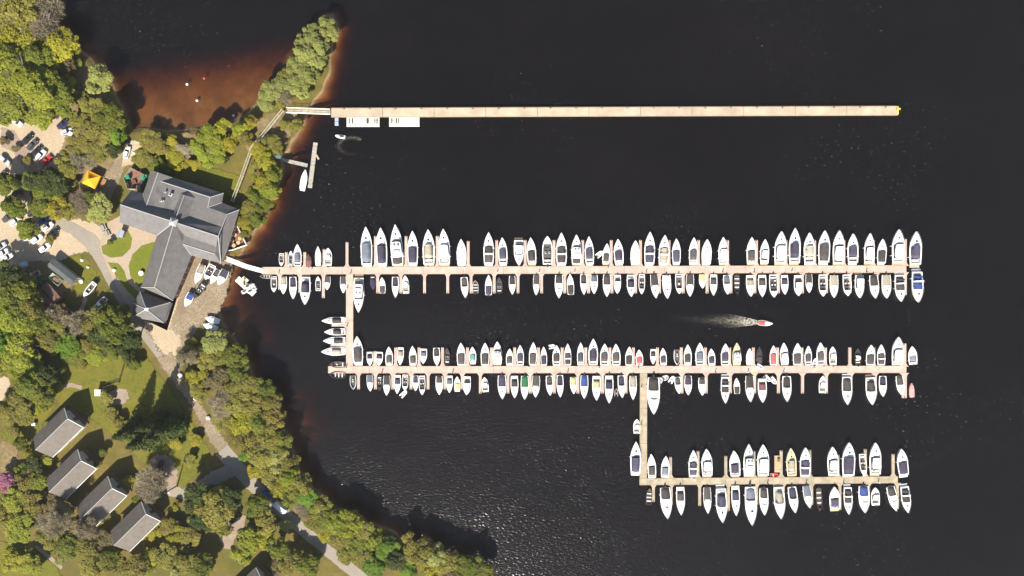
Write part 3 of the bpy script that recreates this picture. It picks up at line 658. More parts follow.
# template = list of (part name, mesh, key, [sub-parts]); key 'cov' takes the cover colour, 'hull' the hull colour
def T(*a): return list(a)
TPL = {
 'c': T(('hull', H23, 'hull'), ('deck', deck_mesh(.54), ''), ('cockpit_sole', sole_mesh(.54), ''), ('coachroof', coach_mesh(.53, .86), ''), ('deck_hatch', hatch_mesh(.70), ''), ('windscreen', screen_mesh(.55, 1.22, 1.10, .62), ''),
        ('cockpit_cover', cover_mesh(.10, .555, 2.15, 1.75), 'cov'), ('swim_platform', PLAT, ''), ('guard_rail', RAIL, '')) + [('fender', f, '') for f in FEN],
 'm': T(('hull', H23, 'hull'), ('deck', deck_mesh(.50), ''), ('cockpit_sole', sole_mesh(.50), ''), ('coachroof', coach_mesh(.49, .86), ''), ('deck_hatch', hatch_mesh(.69), ''), ('windscreen', screen_mesh(.52, 1.2, 1.08, .62), ''),
        ('cockpit_cover', cover_mesh(.17, .52, 2.0, 1.85, 0.74), 'cov'), ('bench_seat', bench_mesh(.11), ''), ('swim_platform', PLAT, ''), ('guard_rail', RAIL, '')) + [('fender', f, '') for f in FEN],
 'a': T(('hull', H23, 'hull'), ('deck', deck_mesh(.56), ''), ('cockpit_sole', sole_mesh(.56), ''), ('coachroof', coach_mesh(.55, .87), ''), ('deck_hatch', hatch_mesh(.72), ''), ('windscreen', screen_mesh(.57, 1.2, 1.1, .6), ''),
        ('cockpit_cover', cover_mesh(.345, .575, 1.95, 1.75), 'cov'), ('rear_cover', cover_mesh(.12, .29, 1.7, 1.5, .80), 'cov'), ('radar_arch', arch_mesh(.315), ''), ('swim_platform', PLAT, ''), ('guard_rail', RAIL, '')) + [('fender', f, '') for f in FEN],
 'w': T(('hull', H23, 'hull'), ('deck', deck_mesh(.55), ''), ('cockpit_sole', sole_mesh(.55), ''), ('coachroof', coach_mesh(.54, .87), ''), ('deck_hatch', hatch_mesh(.74, .42), ''), ('windscreen', screen_mesh(.565, 1.24, 1.10, .85, 1.0, .9), ''),
        ('side_windows', house_mesh(.22, .55, 1.1, 1.9), ''), ('hardtop', roof_mesh(.16, .53, 1.92, .80), ''), ('bench_seat', bench_mesh(.11), ''), ('swim_platform', TPLAT, ''), ('guard_rail', RAIL, '')) + [('fender', f, '') for f in FEN],
 'v': T(('hull', H23, 'hull'), ('deck', deck_mesh(.50), ''), ('cockpit_sole', sole_mesh(.50), ''), ('coachroof', coach_mesh(.49, .87), ''), ('deck_hatch', hatch_mesh(.66, .40), ''), ('windscreen', screen_mesh(.53, 1.15, 1.1, .5), ''),
        ('cockpit_cover', cover_mesh(.06, .53, 1.7, 1.4, .86), 'white'), ('swim_platform', PLAT, ''), ('guard_rail', RAIL, '')) + [('fender', f, '') for f in FEN],
 'f': T(('hull', H23, 'hull'), ('deck', deck_mesh(.60, .04), ''), ('cockpit_sole', sole_mesh(.60, .04, mm=TEAK), ''), ('coachroof', coach_mesh(.60, .88, .66, .30), ''), ('deck_hatch', hatch_mesh(.76, .42), ''),
        ('side_windows', house_mesh(.24, .64, 1.0, 2.15, .84, 1.1), ''), ('flybridge', roof_mesh(.20, .555, 2.2, .86, .16, .05), ''), ('flybridge_lining', MB().box((X(.40), 0, 2.33), (2.2, 1.7, .06)).mesh('flybridge_lining', DECKM), ''),
        ('seat', MB().box((X(.46), .5, 2.55), (.5, .5, .5), 0, .9).box((X(.46), -.5, 2.55), (.5, .5, .5), 0, .9).box((X(.33), 0, 2.5), (.5, 1.7, .4), 0, .95).mesh('seat', VINYL), ''),
        ('rear_cover', cover_mesh(.05, .22, 1.5, 1.35, .82), 'cov'), ('swim_platform', TPLAT, ''), ('guard_rail', RAIL, '')) + [('fender', f, '') for f in FEN],
 's': T(('hull', H23, 'hull'), ('deck', deck_mesh(.44), ''), ('cockpit_sole', sole_mesh(.44), ''), ('coachroof', coach_mesh(.43, .86, .64, .40), ''), ('deck_hatch', hatch_mesh(.66, .45, .46), ''), ('windscreen', screen_mesh(.45, 1.1, 1.15, .45, .6), ''),
        ('cockpit_cover', cover_mesh(.03, .45, 1.65, 1.45, .86), 'cov'), ('outboard_motor', MOT, ''), ('guard_rail', RAIL, '')) + [('fender', f, '') for f in FEN[:2]],
 'q': T(('hull', H23, 'hull'), ('deck', deck_mesh(.34), ''), ('cockpit_sole', sole_mesh(.34), ''), ('coachroof', coach_mesh(.33, .88, .70, .62), ''), ('deck_hatch', hatch_mesh(.60, .45, .68), ''), ('windscreen', screen_mesh(.63, .95, 1.5, .35, .5), ''),
        ('cockpit_cover', cover_mesh(.02, .33, 1.75, 1.5, .84), 'cov'), ('outboard_motor', MOT, ''), ('guard_rail', RAIL, '')) + [('fender', f, '') for f in FEN[:2]],
 'h': T(('hull', HBLUNT, 'hull'), ('deck', deck_mesh(.62, p=3.0), ''), ('cockpit_sole', sole_mesh(.62, p=3.0), ''), ('coachroof', coach_mesh(.60, .86, .6, .3, 3.0), ''), ('deck_hatch', hatch_mesh(.73, .4), ''),
        ('wheelhouse_windows', house_mesh(.36, .64, 1.0, 1.95, .74, .45, GLASS, 'wheelhouse_windows'), ''), ('wheelhouse_roof', roof_mesh(.36, .60, 1.98, .74), ''), ('bench_seat', bench_mesh(.10), ''), ('outboard_motor', MOT, ''), ('guard_rail', RAIL, '')),
 'o': T(('hull', HBLUNT, 'hull'), ('deck', deck_mesh(.72, .05, 3.0, side=.26), ''), ('cockpit_sole', sole_mesh(.72, p=3.0, side=.26, mm=mat('sole_dark', (0.09, 0.08, 0.075), 0.8, 0.4, 2.0)), ''), ('windscreen', screen_mesh(.58, 1.15, 1.05, .4, .5), ''),
        ('seat', seats_mesh([(.42, .6), (.42, -.6)]), ''), ('bench_seat', bench_mesh(.14), ''), ('outboard_motor', MOT, '')),
 'd': T(('hull', HDRK, 'hull'), ('cockpit_sole', sole_mesh(.86, .03, 2.5, side=.2, mm=mat('sole_dark', (0, 0, 0))), ''), ('inflatable_tube', ribtube_mesh(), ''), ('console', console_mesh(), ''), ('seat', seats_mesh([(.30, 0)], .6), ''), ('outboard_motor', MOT, '')),
 'r': T(('hull', HBLUNT, 'hull'), ('deck', deck_mesh(.88, .03, 3.0, side=.22, m_=mat('gunwale_wood', (0.22, 0.15, 0.10), 0.7, 0.3, 2.0)), ''), ('cockpit_sole', sole_mesh(.88, .03, 3.0, side=.22, mm=mat('sole_dark', (0, 0, 0))), ''), ('thwart', thwart_mesh((.2, .42, .64)), ''), ('outboard_motor', MOT, '')),
}
def alt(base, drop=(), **sw):
    return [(n, sw.get(n, m), k) for n, m, k in TPL[base] if n not in drop]
CW = cabwin_mesh()
for k_ in 'cmaw': TPL[k_].append(('cabin_window', CW, ''))
VAR = {'c': [TPL['c'], alt('c', cockpit_cover=cover_mesh(.05, .50, 2.2, 1.9, .80, seed=3)) , alt('c', cockpit_cover=cover_mesh(.20, .56, 2.25, 2.1, .72, seed=4), swim_platform=TPLAT) + [('bench_seat', bench_mesh(.12), '')]],
 'm': [TPL['m'], alt('m', ('bench_seat',), cockpit_cover=cover_mesh(.07, .50, 1.9, 1.6, .84, seed=5)), alt('m', cockpit_cover=cover_mesh(.24, .56, 2.1, 2.0, .78, seed=6), bench_seat=bench_mesh(.16)), alt('m', ('deck_hatch',), cockpit_cover=cover_mesh(.13, .46, 2.0, 1.7, .66, seed=7), swim_platform=TPLAT)],
 's': [TPL['s'], alt('s', cockpit_cover=cover_mesh(.05, .38, 1.5, 1.35, .80, seed=8)), alt('s', cockpit_cover=cover_mesh(.20, .47, 1.8, 1.6, .82, seed=9)) + [('bench_seat', bench_mesh(.10), '')], alt('s', ('windscreen',), cockpit_cover=cover_mesh(.02, .52, 1.4, 1.2, .90, seed=10))],
 'w': [TPL['w'], alt('w', hardtop=roof_mesh(.22, .52, 1.92, .74)) + [('seat', seats_mesh([(.14, .5)], .5), '')], alt('w', ('bench_seat',), hardtop=roof_mesh(.10, .50, 1.95, .82))],
 'o': [TPL['o'], alt('o', ('windscreen',), seat=seats_mesh([(.5, 0)], .7)), alt('o', seat=seats_mesh([(.46, .55), (.46, -.55), (.28, .55)], .5))],
 'q': [TPL['q'], alt('q', cockpit_cover=cover_mesh(.06, .30, 1.6, 1.4, .78, seed=12)), alt('q', ('deck_hatch',), windscreen=screen_mesh(.58, 1.0, 1.5, .4, .6))],
 'a': [TPL['a'], alt('a', cockpit_cover=cover_mesh(.36, .54, 1.9, 1.8, .76, seed=13), rear_cover=cover_mesh(.09, .28, 1.8, 1.55, .84, seed=14))]}
HULLS = {'': ('white', GEL), 'C': ('cream', GELC), 'D': ('black', GELD), 'B': ('brown', GELB), 'P': ('pink', GELP), 'R': ('red', GELR), 'N': ('dark navy', GELN)}
KIND = {'c': 'motor cruiser', 'm': 'motor cruiser', 'a': 'arch-backed cruiser', 'w': 'hardtop cruiser', 'v': 'motor boat', 'f': 'flybridge cruiser', 's': 'motor boat', 'q': 'cabin boat', 'h': 'wheelhouse boat', 'o': 'open boat', 'd': 'inflatable boat', 'r': 'rowing boat'}
def boat(bow, stern, wpx, style, cov, hull='', base=0.0):
    a, b = P(*bow, base), P(*stern, base); d = a - b; L = d.length; c = (a+b)/2; W = wpx*S
    if style in 'cmawvf': L2 = L*0.955; c = c + d*0.02
    else: L2 = L*0.97; c = c + d*0.012
    rn = hsh(bow, stern); zs = max(0.62, min(1.15, 0.5*(L2/BL) + 0.5*(W/BW)))*rn.uniform(0.94, 1.06)
    root = empty({'d': 'inflatable_boat', 'r': 'rowing_boat', 'o': 'open_boat', 'h': 'wheelhouse_boat', 'f': 'flybridge_cruiser'}.get(style, 'motor_boat'), (c.x, c.y, base), math.atan2(d.y, d.x), (L2/BL, W/BW, zs))
    for name, me, key in rn.choice(VAR.get(style, [TPL[style]])):
        if name == 'fender' and rn.random() < 0.45: continue
        if name == 'guard_rail' and L < 6: continue
        o = link(name, me, root)
        if key == 'cov': setmat(o, COVERS[cov][1])
        elif key == 'white': setmat(o, COVERS['w' if cov in 'wk' else cov][1])
        elif key == 'hull' and hull: setmat(o, HULLS[hull][1])
        elif name in ('deck', 'coachroof') and hull: setmat(o, HULLS[hull][1])
    root['px'] = c.x; return root
def desc(style, cov, hull):
    h = HULLS[hull][0]; cn = COVERS[cov][0]
    if style in 'cmsq': return f'{h} {KIND[style]} with {cn} cover'
    if style == 'a': return f'{h} cruiser with radar arch, {cn} covers'
    if style == 'v': return f'{h} motor boat under {cn if cov not in "k" else "white"} cover'
    return f'{h} {KIND[style]}'
def fleet(where, group, items, order='x'):
    """items: (bow, stern, width, style, cover, hull); labelled by their count along the row"""
    made = [(boat(b, s, w_, st, cv, hl), st, cv, hl, (b[0]+s[0])/2, (b[1]+s[1])/2) for b, s, w_, st, cv, hl in items]
    made.sort(key=lambda q: q[4] if order == 'x' else q[5])
    for i, q in enumerate(made):
        wd = f'{ordw(i+1)} from {"left" if order == "x" else "top"} {where}'
        tag(q[0], desc(q[1], q[2], q[3]) + ', ' + wd, 'boat', group); del q[0]['px']
def V(ox, oy, sc, txt):
    """rows of: bow u,v  stern u,v  width  style  cover  [hull] in an enlarged view with origin ox,oy"""
    out = []
    for ln in txt.strip().split(';'):
        f = ln.split()
        if not f: continue
        n = [float(q) for q in f[:5]]
        out.append(((ox+n[0]/sc, oy+n[1]/sc), (ox+n[2]/sc, oy+n[3]/sc), n[4]/sc, f[5], f[6], f[7] if len(f) > 7 else ''))
    return out
Q = 7.2
A_UP = V(264,226,Q,'''130 290 130 195 36 o k; 200 178 192 294 34 o k; 248 130 245 298 58 m b; 325 200 325 297 42 s m B; 393 145 393 292 42 v w; 467 158 464 292 55 h t; 740 5 745 296 82 c b; 845 12 855 290 80 c n; 950 -10 968 298 88 f k''')
A_UP += V(396,226,Q,'''123 35 123 288 76 m n; 235 25 240 290 86 c t; 343 20 352 290 84 w w; 470 93 475 290 68 v w; 668 45 668 286 74 a k; 765 82 772 281 65 m n; 886 290 883 95 72 w w; 968 82 980 282 66 m k''')
A_UP += V(528,226,Q,'''138 72 140 284 74 o k; 238 48 240 286 76 a k; 346 62 348 287 72 f k; 435 75 443 283 64 m n; 567 125 558 279 54 m k; 643 93 655 281 68 m n; 770 103 768 281 66 v w; 873 42 870 286 76 a n; 980 65 970 284 74 a t''')
A_UP += V(660,226,Q,'''112 90 115 276 60 m n; 238 82 235 279 64 m k; 333 95 328 283 70 v w; 447 80 452 284 70 w w; 652 80 652 281 70 m k; 748 95 745 279 64 w w; 862 38 855 281 86 w w; 960 15 960 280 84 c n''')
A_UP += V(790,226,Q,'''127 48 132 279 80 m t; 237 33 235 273 84 c k; 341 32 338 283 84 w w; 440 55 445 276 78 m n; 563 52 558 277 72 w w; 655 93 650 276 66 m k; 765 25 765 277 88 w w; 890 40 890 289 88 c n''')
fleet('above the top pontoon', 'boats moored above the top pontoon', A_UP)
A_DN = V(264,226,Q,'''77 478 75 360 44 o k; 145 492 145 360 50 s t; 217 528 212 362 54 s n; 303 568 305 358 74 c n; 393 362 393 470 38 o k; 458 462 460 360 46 s k; 575 485 573 360 46 s k; 687 624 687 362 78 f t; 790 462 784 358 42 s n N; 853 368 855 488 46 s k; 950 518 947 362 50 s n''')
A_DN += V(396,226,Q,'''68 355 75 490 48 h k; 502 520 490 365 54 s k; 572 390 573 487 42 r k; 667 350 667 502 50 s n; 742 367 745 486 46 o k D; 838 495 836 356 48 s k''')
A_DN += V(528,226,Q,'''58 502 62 348 48 s k; 222 522 222 348 60 q k; 300 342 308 498 50 s k; 402 498 398 343 50 s k; 474 492 474 348 54 q b; 566 512 566 345 58 s k; 640 488 643 348 50 h k; 742 512 737 346 60 m n; 815 493 818 343 46 o k; 918 522 903 345 60 s k''')
A_DN += V(660,226,Q,'''50 525 42 348 62 q w; 135 490 132 340 54 o k; 210 510 212 345 58 s k; 302 450 302 345 50 s y; 380 502 382 345 54 s k; 482 495 475 350 54 s b; 550 492 550 348 44 r k D; 648 510 643 350 62 s t; 730 512 730 348 60 s k; 815 515 810 345 64 o n; 893 495 890 350 54 s n; 990 505 987 350 62 h k''')
A_DN += V(790,226,Q,'''132 482 130 345 50 s k; 230 508 228 345 62 o k; 308 518 310 350 62 s t; 408 505 400 345 62 o k; 492 520 490 348 66 w w; 605 522 592 350 66 s k; 685 522 683 348 68 s t; 787 545 778 345 76 a k; 908 550 903 320 82 a u''')
A_DN += [((260.5, 276.4), (272.5, 276.8), 3.4, 'r', 'k', '')]
fleet('below the top pontoon', 'boats moored below the top pontoon', A_DN)
CON = V(310,310,5.12,'''62 55 185 52 36 m k; 75 112 188 110 36 m k; 70 157 188 155 38 m k; 60 212 185 210 42 m t; 100 277 183 279 34 o k D; 103 331 185 332 34 r k D''')
fleet('left of the short pink connector', 'boats on the left of the short connector', CON, 'y')
tag(boat((357.8, 335.6), (358.8, 364.2), 10.2, 'c', 'k'), 'slim white motor cruiser with charcoal cover in the corner right of the short connector', 'boat')
B_UP = V(316,335,Q,'''392 222 388 118 44 s n; 455 222 460 118 52 s k; 528 80 530 224 54 m k; 608 217 612 85 46 s t; 697 75 702 224 54 m k; 773 207 778 95 50 s b; 873 222 868 88 50 s k''')
B_UP += V(440,335,Q,'''52 88 52 214 40 o k D; 152 52 155 224 62 m k; 234 82 237 204 50 m e; 326 52 325 224 62 m k; 413 42 413 217 66 f w; 502 95 500 224 50 m k; 576 68 578 224 52 m n; 672 48 666 224 56 m k; 745 80 748 224 46 m n; 838 70 838 224 58 m k; 917 58 920 224 50 a k''')
B_UP += V(564,335,Q,'''118 50 118 222 50 m n; 208 22 208 224 68 c n; 290 58 288 224 62 m k; 370 60 375 224 62 m k; 468 80 465 224 54 m k; 537 103 543 224 52 m r; 638 210 640 98 42 s k; 708 90 715 222 48 m n; 812 214 812 102 46 d k; 886 65 888 224 56 m k; 972 52 975 224 64 m b''')
B_UP += V(688,335,Q,'''162 95 170 224 52 m n; 263 58 263 224 62 m n; 344 52 346 224 60 f t C; 438 93 437 217 46 v w; 508 78 510 210 42 s k D; 608 72 610 222 52 c r; 680 52 692 220 58 w w; 780 55 782 222 64 m k; 858 75 860 224 52 m k; 943 50 952 222 60 m k''')
B_UP += V(790,335,Q,'''298 80 305 220 52 h k; 480 92 485 217 46 o k D; 573 68 570 222 64 m k; 645 65 650 222 58 a k; 765 10 760 222 82 w w; 868 78 880 215 64 s b''')
fleet('above the middle pontoon', 'boats moored above the middle pontoon', B_UP)
B_DN = V(316,335,Q,'''272 390 268 288 44 d k; 395 405 388 283 46 s b; 460 402 460 288 40 o k D; 512 435 512 288 52 s k; 587 422 590 283 48 s n; 643 400 645 281 44 o k; 720 402 718 288 44 s n; 767 430 765 288 46 o k; 890 430 888 290 52 q k; 962 415 963 288 46 s b''')
B_DN += V(440,335,Q,'''125 295 125 402 44 m y; 193 430 197 293 54 h k; 320 300 330 412 48 h k; 450 462 445 285 62 s n; 538 455 535 288 56 s k; 610 465 610 288 58 s g; 687 450 692 288 58 s k; 793 437 785 288 52 s k; 865 450 862 283 50 s n; 962 423 958 298 48 s y''')
B_DN += V(564,335,Q,'''143 458 145 285 58 s u; 232 470 232 288 62 s y; 322 490 322 285 62 s n; 417 452 408 285 54 s n; 494 465 494 288 54 s t; 825 422 812 298 48 s k; 890 432 890 288 54 s n; 992 435 990 303 54 q k''')
B_DN += V(688,335,Q,'''263 490 262 293 62 a k; 343 305 350 424 44 s k; 442 480 437 288 64 s k; 530 485 527 308 64 s m; 705 478 703 290 66 s k; 965 290 962 420 54 h k''')
B_DN += V(790,335,Q,'''403 500 400 290 72 m k; 580 500 570 295 78 m k; 660 442 660 290 56 s n; 795 432 778 290 56 s k''')
fleet('below the middle pontoon', 'boats moored below the middle pontoon', B_DN)
tag(boat((652.8, 413.8), (652.8, 376.2), 12.6, 'q', 'k'), 'very large white cruiser with charcoal stern cover where the tan link leaves the middle pontoon', 'boat')
tag(boat((910.2, 382.5), (911.2, 397.5), 5.2, 's', 'p', 'P'), 'small pink boat tied at the far right end of the middle pontoon', 'boat')
tag(boat((616, 388), (616, 396.5), 3.6, 'd', 'k', 'R'), 'tiny red inflatable boat between two bows below the middle pontoon', 'boat')
tag(boat((636.4, 418.4), (636.4, 433.6), 6.8, 'h', 'e'), 'small white wheelhouse boat halfway down the left of the tan link pontoon', 'boat')
tag(boat((635.3, 440.4), (635, 473.6), 10.6, 'c', 'n'), 'large white motor cruiser with navy cover left of the tan link pontoon', 'boat')
C_UP = V(622,440,Q,'''205 92 215 276 60 m k; 312 108 305 273 60 m b; 508 65 508 266 66 a n; 600 55 610 263 78 w w; 797 68 812 263 76 m n; 903 20 905 266 74 f w''')
C_UP += V(740,440,Q,'''155 22 160 263 86 w w; 355 50 368 263 72 c t C; 460 45 460 266 76 a n; 653 40 665 259 80 w w; 770 8 770 263 92 c n; 887 257 872 93 50 o k; 960 10 965 253 84 w w''')
C_UP += V(800,440,Q,'''712 55 740 257 76 m n''')
fleet('above the lowest pontoon', 'boats moored above the lowest pontoon', C_UP)
C_DN = V(622,440,Q,'''197 340 190 464 44 r k B; 322 560 305 333 80 q k; 420 535 415 328 62 s k; 613 525 607 333 56 s k; 715 587 705 333 80 m n; 815 540 810 318 60 s n''')
C_DN += V(740,440,Q,'''76 606 65 323 84 q b; 168 535 163 338 64 q k; 285 560 268 323 78 m t; 388 518 365 328 66 s n; 495 485 470 323 60 s b; 569 508 560 338 42 r k B; 668 328 678 502 78 m n; 773 530 767 328 62 a k; 887 518 880 323 78 q u; 963 335 970 470 62 h k''')
C_DN += V(800,440,Q,'''680 505 640 328 66 q k; 765 518 742 323 66 a k''')
fleet('below the lowest pontoon', 'boats moored below the lowest pontoon', C_DN)
tag(boat((306.3, 169.8), (302.6, 190), 6.4, 'v', 'w'), 'white motor boat tied to the small T-shaped jetty', 'boat')
tag(boat((772, 323.6), (757.6, 322.6), 5.4, 's', 'r', ''), 'white speedboat with red cockpit under way between two pontoons trailing white foam', 'boat')

# tenders, dinghies and floats lying among the boats
def dinghy(px, py, L, W, ang, label, tubem=WHT, floorm=None, group=None, z=0.0):
    c = P(px, py, z); root = tag(empty('dinghy', (c.x, c.y, z), ang, (L/3.0, W/1.5, 0.9)), label, 'dinghy', group)
    m = MB(); m.tube([(-1.4, .52, .3), (-.6, .58, .3), (.4, .55, .3), (1.0, .36, .34), (1.32, 0, .42), (1.0, -.36, .34), (.4, -.55, .3), (-.6, -.58, .3), (-1.4, -.52, .3)], .2, 8); m.build('inflatable_tube', tubem, root, True)
    MB().box((-.1, 0, .18), (2.3, .95, .08)).build('floor', floorm or TUBEG, root); MB().box((-.3, 0, .42), (.28, 1.0, .06)).build('thwart', VINYL, root)
    MB().box((-1.3, 0, .36), (.08, 1.0, .42)).build('transom', TIMB, root)
    m = MB(); m.box((-1.52, 0, .55), (.32, .26, .36), 0, .75); m.box((-1.5, 0, .1), (.12, .1, .6)); m.build('outboard_motor', RUBBER, root)
g = 'tenders lying among the moored boats'
dinghy(599.5, 254, 2.6, 1.5, R(40), 'white inflatable tender lying across the gap in the top row', WHT, None, g)
dinghy(552, 346.4, 2.2, 1.3, R(10), 'white tender floating off a bow above the middle pontoon, left one', WHT, None, g)
dinghy(814.7, 362.4, 3.0, 1.5, R(75), 'white tender squeezed between two cruisers above the middle pontoon near its right end', WHT, None, g)
dinghy(671.6, 379.4, 2.6, 1.4, R(60), 'white tender left of the berths below the middle pontoon by the large cruiser', WHT, None, g)
dinghy(767, 378.2, 2.6, 1.3, R(-45), 'white tender nearer to the red covered boat below the middle pontoon', WHT, None, g)
dinghy(773, 380.2, 2.8, 1.4, R(-50), 'white tender further right of the red covered boat below the middle pontoon', WHT, None, g)
dinghy(403.8, 393.6, 2.8, 1.3, R(45), 'white tender tied off a small bow below the middle pontoon near shore', WHT, None, g)
dinghy(660, 380, 1.9, 1.6, R(60), 'grey round inflatable just right of the very large cruiser', TUBEG, None, g)
dinghy(665.6, 377.4, 1.9, 1.6, R(20), 'grey round inflatable furthest from the very large cruiser', TUBEG, None, g)
dinghy(773.8, 475, 2.9, 1.5, R(3), 'red inflatable dinghy tied above the lowest pontoon', GELR, GELR, g)
dinghy(857.8, 357.8, 1.6, 1.5, R(0), 'round cream float lying in a dark boat berth above the middle pontoon', FLOATC, FLOATC, g, 0.45)
dinghy(759.6, 366.4, 2.4, 1.2, R(-30), 'white tender hauled onto the middle pontoon by a dark boat', WHT, None, g, 0.5)
# wooden work float
c = P(776.8, 463.6); root = tag(empty('work_float', (c.x, c.y, 0)), 'brown timber work float above the lowest pontoon', 'raft')
for i in range(6): MB().box((0, -2.1+i*0.84, .4), (1.7, .78, .18)).build('plank', TEAK, root)
for s in (-1, 1): MB().tube([(s*.6, -2.4, .12), (s*.6, 2.4, .12)], .22, 8).build('float_log', TIMB, root)
MB().box((.3, 1.2, .75), (.7, .9, .5)).build('crate', TIMB, root)

# speedboat wake
def foam_mat():
    m = bpy.data.materials.new('foam'); m.use_nodes = True; nt = m.node_tree; N = nt.nodes; Lk = nt.links; b = N['Principled BSDF']
    b.inputs['Base Color'].default_value = (0.50, 0.46, 0.36, 1); b.inputs['Roughness'].default_value = 0.9
    at = N.new('ShaderNodeAttribute'); at.attribute_name = 'foam'; geo = N.new('ShaderNodeNewGeometry')
    no = N.new('ShaderNodeTexNoise'); no.inputs['Scale'].default_value = 1.5; no.inputs['Detail'].default_value = 5; no.inputs['Roughness'].default_value = 0.7
    Lk.new(geo.outputs['Position'], no.inputs['Vector'])
    r = N.new('ShaderNodeMapRange'); r.inputs['From Min'].default_value = 0.36; r.inputs['From Max'].default_value = 0.66; Lk.new(no.outputs['Fac'], r.inputs['Value'])
    mu = N.new('ShaderNodeMath'); mu.operation = 'MULTIPLY'; Lk.new(at.outputs['Fac'], mu.inputs[0]); Lk.new(r.outputs[0], mu.inputs[1]); Lk.new(mu.outputs[0], b.inputs['Alpha'])
    return m
FOAM = foam_mat()
def foam(label, pts, dens, name='boat_wake'):
    """foam skin on the water: rows of pixel points with a density each"""
    m = MB(); m.grid([[P(x, y, 0.03) for x, y in row] for row in pts]); o = m.build(name, FOAM)
    at = o.data.attributes.new('foam', 'FLOAT', 'POINT'); at.data.foreach_set('value', [d for r in dens for d in r]); o['kind'] = 'stuff'; tag(o, label, 'wake')
rows, den = [], []
for i in range(60):
    q = i/59; x = 759 - 100*q; yc = 322.6 - 4.4*q**0.8; hw = 1.4 + 6.0*min(1, q*3.4)**.8; r, d = [], []
    for j in range(25):
        a = -1 + 2*j/24; core = math.exp(-(a*hw/ (2.2+2.6*min(1, q*5)*(1-q)))**2)*(1.5*math.exp(-q*6.0) + 0.10*(1-q))
        arm = math.exp(-((abs(a)-0.86)/0.10)**2)*max(0, 1-q*2.6)**1.5*0.8*(1 if q > 0.02 else 0)
        r.append((x, yc + a*hw)); d.append(max(0, min(1, (core*1.5 + arm)*(1 if abs(a) < .99 else 0)*(1-q))))
    rows.append(r); den.append(d)
foam('white foam wake spreading behind the speedboat', rows, den)

# ------------------------------------------------------------------ buildings
def slate(name, col, var=0.2):
    """slate roof: courses and slightly uneven slates"""
    m = bpy.data.materials.new(name); m.use_nodes = True; nt = m.node_tree; N = nt.nodes; Lk = nt.links; b = N['Principled BSDF']
    b.inputs['Roughness'].default_value = 0.6; b.inputs['Specular IOR Level'].default_value = 0.3
    tc = N.new('ShaderNodeTexCoord'); no = N.new('ShaderNodeTexNoise'); no.inputs['Scale'].default_value = 0.7; no.inputs['Detail'].default_value = 8; no.inputs['Roughness'].default_value = 0.7
    Lk.new(tc.outputs['Object'], no.inputs['Vector'])
    wv = N.new('ShaderNodeTexWave'); wv.wave_type = 'BANDS'; wv.bands_direction = 'Z'; wv.inputs['Scale'].default_value = 1.3; wv.inputs['Distortion'].default_value = 0.6; Lk.new(tc.outputs['Object'], wv.inputs['Vector'])
    rp = N.new('ShaderNodeValToRGB'); rp.color_ramp.elements[0].position = 0.3; rp.color_ramp.elements[1].position = 0.7
    rp.color_ramp.elements[0].color = (*[c*(1-var) for c in col], 1); rp.color_ramp.elements[1].color = (*col, 1); Lk.new(no.outputs['Fac'], rp.inputs['Fac'])
    mx = N.new('ShaderNodeMix'); mx.data_type = 'RGBA'; mx.blend_type = 'MULTIPLY'; mx.inputs['Factor'].default_value = 0.25; Lk.new(rp.outputs[0], mx.inputs['A']); Lk.new(wv.outputs['Color'], mx.inputs['B'])
    Lk.new(mx.outputs['Result'], b.inputs['Base Color'])
    bp = N.new('ShaderNodeBump'); bp.inputs['Strength'].default_value = 0.3; bp.inputs['Distance'].default_value = 0.05; Lk.new(wv.outputs['Fac'], bp.inputs['Height']); Lk.new(bp.outputs[0], b.inputs['Normal'])
    MATS[name] = m; return m
SLATE = slate('slate_roof', (0.150, 0.141, 0.136), 0.34)
SLATEB = slate('cabin_slate', (0.170, 0.145, 0.122), 0.38)
LEAD = mat('ridge_tile', (0.34, 0.33, 0.32), 0.6, 0.12, 1.0)
CLAD = mat('timber_cladding', (0.20, 0.085, 0.05), 0.8, 0.3, 1.2)
REND = mat('pale_render', (0.52, 0.48, 0.42), 0.85, 0.12, 0.8)
def roof_face(root, name, pts, m, th=0.14):
    """roof plane with thickness from 3-D points"""
    o = root.location; vs = [Vector(p) - Vector((o.x, o.y, 0)) for p in pts]; n = len(vs)
    nr = Vector((0, 0, 0))
    for i in range(n): nr += vs[i].cross(vs[(i+1) % n])
    if nr.z < 0: vs = vs[::-1]
    b = MB(); b.add(vs + [v - Vector((0, 0, th)) for v in vs], [tuple(range(n)), tuple(range(2*n-1, n-1, -1))] + [((i+1) % n, i, n+i, n+(i+1) % n) for i in range(n)])
    return b.build(name, m, root)
def opening(root, a, b, f, wd, z0, h, kind='window', m=None):
    """window or door set into the wall a-b (world xy) at fraction f"""
    o = root.location; a, b = Vector(a) - o.to_2d(), Vector(b) - o.to_2d(); d = (b-a).normalized(); n = Vector((d.y, -d.x)); c = a.lerp(b, f) + n*0.03
    fr = MB(); rz = math.atan2(d.y, d.x); fr.box((c.x, c.y, z0+h/2), (wd+0.2, 0.12, h+0.2), rz); w_ = fr.build(kind, WHT if kind == 'window' else TIMB, root)
    c2 = c + n*0.05; MB().box((c2.x, c2.y, z0+h/2), (wd, 0.08, h), rz).build('pane', m or GLASS, w_)
    return w_

